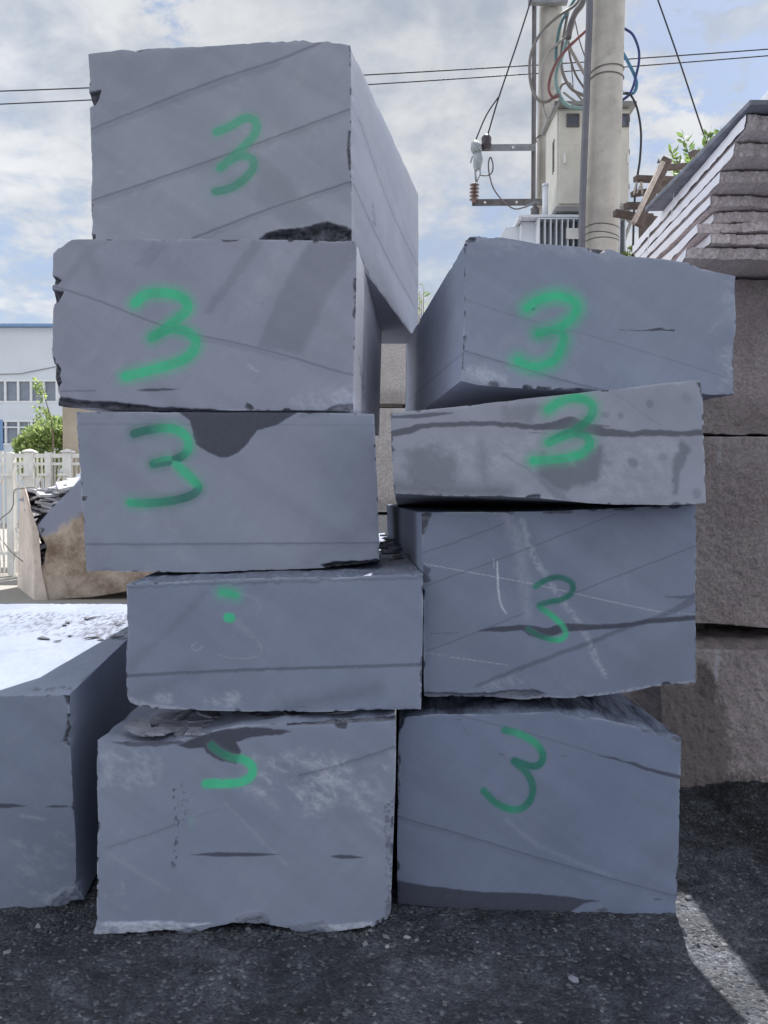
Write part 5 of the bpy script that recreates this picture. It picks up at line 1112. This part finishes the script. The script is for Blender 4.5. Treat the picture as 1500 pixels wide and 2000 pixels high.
# transformer
YT = 9.0
lx0, lz = xz(1012, 420, YT); lx1 = xz(1228, 420, YT)[0]; zpl = 3.95
tr = empty('transformer', ((lx0 + lx1) / 2, YT + .4, zpl), 'pale grey oil transformer with cooling fins beneath the cabinet', 'transformer')
mb = MB(); mb.box((lx0 + .05, YT + .12, zpl + .01), (lx1 - .05, YT + .8, lz - .035)); mb.build('tank', GREYPAINT, tr, bevel=.006)
mb = MB(); mb.box((lx0, YT - .02, lz - .03), (lx1, YT + .9, lz)); mb.box((lx0, YT - .02, lz - .055), (lx0 + .04, YT + .9, lz - .031)); mb.build('lid', GREYPAINT, tr, bevel=.004)
mb = MB(); fx0 = xz(1052, 0, YT)[0]; k = 0
while fx0 + k * .066 < lx1 - .05: xx = fx0 + k * .066; mb.box((xx, YT - .08, zpl + .05), (xx + .014, YT + .118, lz - .075)); k += 1
mb.box((fx0 - .01, YT - .085, lz - .074), (lx1 - .04, YT + .118, lz - .062)); mb.build('cooling_fins', GREYPAINT, tr)
nx_, nz_ = xz(1106, 446, YT - .09); nx2, nz2 = xz(1142, 467, YT - .09); mb = MB(); mb.box((nx_, YT - .1, nz2), (nx2, YT - .088, nz_)); mb.build('nameplate', WHITEPAINT, tr)
sx0, sz0 = xz(980, 442, YT + .2); mb = MB()
mb.prism([(sx0 + .05, YT + .2, sz0), (lx0 + .24, YT + .2, sz0 + .02), (lx0 + .24, YT + .2, zpl + .1), (sx0, YT + .2, zpl + .1), (sx0 - .01, YT + .2, sz0 - .1)], (0, .5, 0)); mb.build('side_radiator', GREYPAINT, tr, bevel=.005)
bx = at(1045, 408, YT + .25); mb = MB(); mb.tube([bx + Vector((0, 0, -.10)), bx + Vector((0, 0, -.03)), bx, bx + Vector((0, 0, .02)), bx + Vector((0, 0, .05))], [.05, .05, .055, .03, .012], 14); mb.build('bushing', DARKSTEEL, tr)
mb = MB(); mb.bar(at(1025, 404, YT + .2), at(1046, 394, YT + .2), .012, .03); mb.bar(at(1046, 394, YT + .2), at(1054, 397, YT + .2), .012, .03); mb.build('terminal', STEEL, tr)
mb = MB(); px_ = at(1065, 388, YT + .1); mb.tube([(px_.x, YT + .1, lz - .02), (px_.x, YT + .1, px_.z + .14)], .034, 14); mb.tube([(px_.x, YT + .1, px_.z + .14), (px_.x, YT + .1, px_.z + .17)], .039, 14); mb.build('breather_pipe', GREYPAINT, tr)
mb = MB(); mb.tube([at(x, y, YT + .1) for x, y in ((1222, 425), (1232, 435), (1224, 455), (1214, 485), (1208, 520))], .022, 10); mb.build('drain_hose', PALEC, tr)
pf = empty('pole_platform', (fp.location.x - .1, 9.3, 3.8), 'steel beam platform carrying the transformer between the two poles', 'platform')
for yy in (8.74, 9.95):
    mb = MB(); mb.box((lx0 - .5, yy - .05, zpl - .16), (lx1 + .5, yy + .05, zpl - .01)); mb.build('beam', STEEL, pf, bevel=.006)
for xx in (lx0 + .1, (lx0 + lx1) / 2, lx1 - .2):
    mb = MB(); mb.box((xx, 8.795, zpl - .1), (xx + .08, 9.895, zpl - .01)); mb.build('cross_beam', STEEL, pf)

# ------------------------------------------------------------------ loose flakes and stones
def shard(name, rx, ry, th, mat, sd_):
    rs = np.random.default_rng(sd_); n = rs.integers(6, 10); a = np.sort(rs.random(n) * 6.283)
    r = rs.uniform(.6, 1.0, n); topv = [(math.cos(x) * rx * q_, math.sin(x) * ry * q_, th * rs.uniform(.6, 1.2)) for x, q_ in zip(a, r)]
    botv = [(x * 1.04, y * 1.04, 0) for x, y, z in topv]
    me = bpy.data.meshes.new(name); me.from_pydata(botv + topv, [], [tuple(range(n))[::-1], tuple(range(n, 2 * n))] + [(i, (i + 1) % n, n + (i + 1) % n, n + i) for i in range(n)]); me.update()
    me.materials.append(mat); return me
SH = [shard('slate_flake', .1, .06, .010, FLAKE if k % 2 else FLAKE_D, 50 + k) for k in range(8)]
def scatter(n, place, label, group, smin, smax, sd_, tilt=.12, only=None, ly=1.0):
    rs = np.random.default_rng(sd_)
    for k in range(n):
        me = SH[rs.integers(0, 8)] if only is None else SH[only[rs.integers(0, len(only))]]
        o = bpy.data.objects.new('slate_flake', me); COL.objects.link(o); s_ = rs.uniform(smin, smax)
        o.location = place(rs); o.rotation_euler = (rs.uniform(-tilt, tilt), rs.uniform(-tilt, tilt), rs.uniform(0, 6.28)); o.scale = (s_, s_ * ly, s_ * rs.uniform(.7, 1.4))
        tag(o, label, 'stone flake', group)
zf = at(50, 1357, 2.95).z
scatter(16, lambda r: (r.uniform(-1.9, -1.42), r.uniform(4.0, 4.75), zf + .004), 'small slate flake lying on the sunlit top of the lone block', 'slate flakes on the lone block', .2, .6, 1, .12, [0, 2, 4, 6])
z4 = at(800, 1120, 3.15).z
scatter(16, lambda r: (r.uniform(-.04, .10), r.uniform(3.4, 5.2), z4 + .025 + r.uniform(0, .025)), 'slate flake on the fourth left block beside the gap', 'slate flakes beside the gap', .35, .9, 2, .2)
z5 = at(240, 1447, 2.93).z
scatter(26, lambda r: (r.uniform(-1.0, -.62), r.uniform(2.97, 3.25), z5 + .002 + r.uniform(0, .022)), 'flat slate flake piled on the ragged bottom block of the left stack', 'slate flakes on the bottom left block', .5, 1.25, 3, .14, [1, 3, 5, 7])
scatter(16, lambda r: (r.uniform(-.65, 0.0), r.uniform(3.0, 3.25), z5 + .05 + r.uniform(0, .04)), 'slate flake wedged in the gap over the bottom left block', 'slate flakes in the lower gap', .4, 1.0, 8, .10)

def rock_mesh(name, sd_, mat, n=2):
    import bmesh
    bm = bmesh.new(); bmesh.ops.create_icosphere(bm, subdivisions=n, radius=1.0); rs = np.random.default_rng(sd_)
    P_ = np.array([v.co[:] for v in bm.verts]); k = 0.65 + 0.7 * fbm(P_ + sd_ * 7.3, 1.1, 3, sd_)
    for v, f_ in zip(bm.verts, k): v.co = v.co * float(f_); v.co.z *= 0.6
    me = bpy.data.meshes.new(name); bm.to_mesh(me); bm.free(); me.materials.append(mat); return me
def gz(x, y): return float(ground_h(np.array([[x, y, 0.0]]))[0])
for k, (px_, py_, s_, mt, lb) in enumerate(((795, 1820, .011, STONE_P, 'pale stone chip just right of the left stack foot'), (756, 1838, .009, STONE_P, 'small pale stone below the gap between the stacks'), (1120, 1905, .016, FLAKE, 'grey stone sliver lying on the shaded ground'), (1345, 1745, .016, FLAKE_D, 'dark chip beside the right stack foot'))):
    d = ray(px_, py_); t_ = -EYE / d.z; x, y = d.x * t_, d.y * t_
    o = bpy.data.objects.new('loose_stone', rock_mesh('loose_stone', 40 + k, mt)); COL.objects.link(o); o.location = (x, y, gz(x, y) + s_ * .3); o.scale = (s_ * 1.3, s_ * .9, s_); o.rotation_euler = (0, 0, k * 1.3)
    tag(o, lb, 'stone')

# gravel: beyond counting
rs = np.random.default_rng(11); N = 12000
gxx = rs.uniform(-2.4, 2.7, N); gyy = rs.uniform(1.95, 4.6, N)
ng = 2600; gxx = np.r_[gxx, rs.uniform(-2.2, 1.3, ng)]; gyy = np.r_[gyy, 2.90 - np.abs(rs.normal(0, .07, ng))]; N = len(gxx); base_ = np.r_[np.zeros(N - ng), np.ones(ng)]
clump = fbm(np.stack([gxx, gyy, 0 * gxx], -1), 2.5, 3, 33); keep = rs.random(N) < base_ * .5 + np.clip((clump - .25) * 2.2, .12, 1); gxx, gyy, base_ = gxx[keep], gyy[keep], base_[keep]; N = len(gxx)
gzz = ground_h(np.stack([gxx, gyy, 0 * gxx], -1))
octa = np.array([(1, 0, 0), (0, 1, 0), (-1, 0, 0), (0, -1, 0), (0, 0, 1), (0, 0, -1.0)]); of = [(0, 1, 4), (1, 2, 4), (2, 3, 4), (3, 0, 4), (1, 0, 5), (2, 1, 5), (3, 2, 5), (0, 3, 5)]
sz = 0.0020 + (0.0075 + 0.005 * base_) * rs.random(N) ** 5
V_ = octa[None] * (1 + rs.uniform(-.45, .45, (N, 6, 1))) * sz[:, None, None] * np.stack([rs.uniform(.7, 1.6, N), rs.uniform(.7, 1.3, N), rs.uniform(.4, .8, N)], -1)[:, None]
an = rs.uniform(0, 6.28, N); ca, sa = np.cos(an)[:, None], np.sin(an)[:, None]
V_ = np.stack([V_[..., 0] * ca - V_[..., 1] * sa, V_[..., 0] * sa + V_[..., 1] * ca, V_[..., 2]], -1) + np.stack([gxx, gyy, gzz + sz * .2], -1)[:, None]
F_ = (np.array(of)[None] + (np.arange(N) * 6)[:, None, None]).reshape(-1, 3)
me = bpy.data.meshes.new('gravel'); me.from_pydata(V_.reshape(-1, 3).tolist(), [], F_.tolist()); me.update()
a_ = me.attributes.new('shade', 'FLOAT', 'POINT'); a_.data.foreach_set('value', np.repeat(rs.random(N), 6).astype(np.float32))
GRAV, t, b = new_mat('gravel chips'); sh = t.attr('shade')
t.put(b.inputs['Base Color'], t.mix(t.ramp(sh, .78, 1.0), (0.04, 0.045, 0.057), (0.19, 0.19, 0.20))); b.inputs['Roughness'].default_value = .8
o = link('gravel', me, GRAV); tag(o, 'dark stone grit and chips strewn over the yard', 'gravel', kind='stuff')
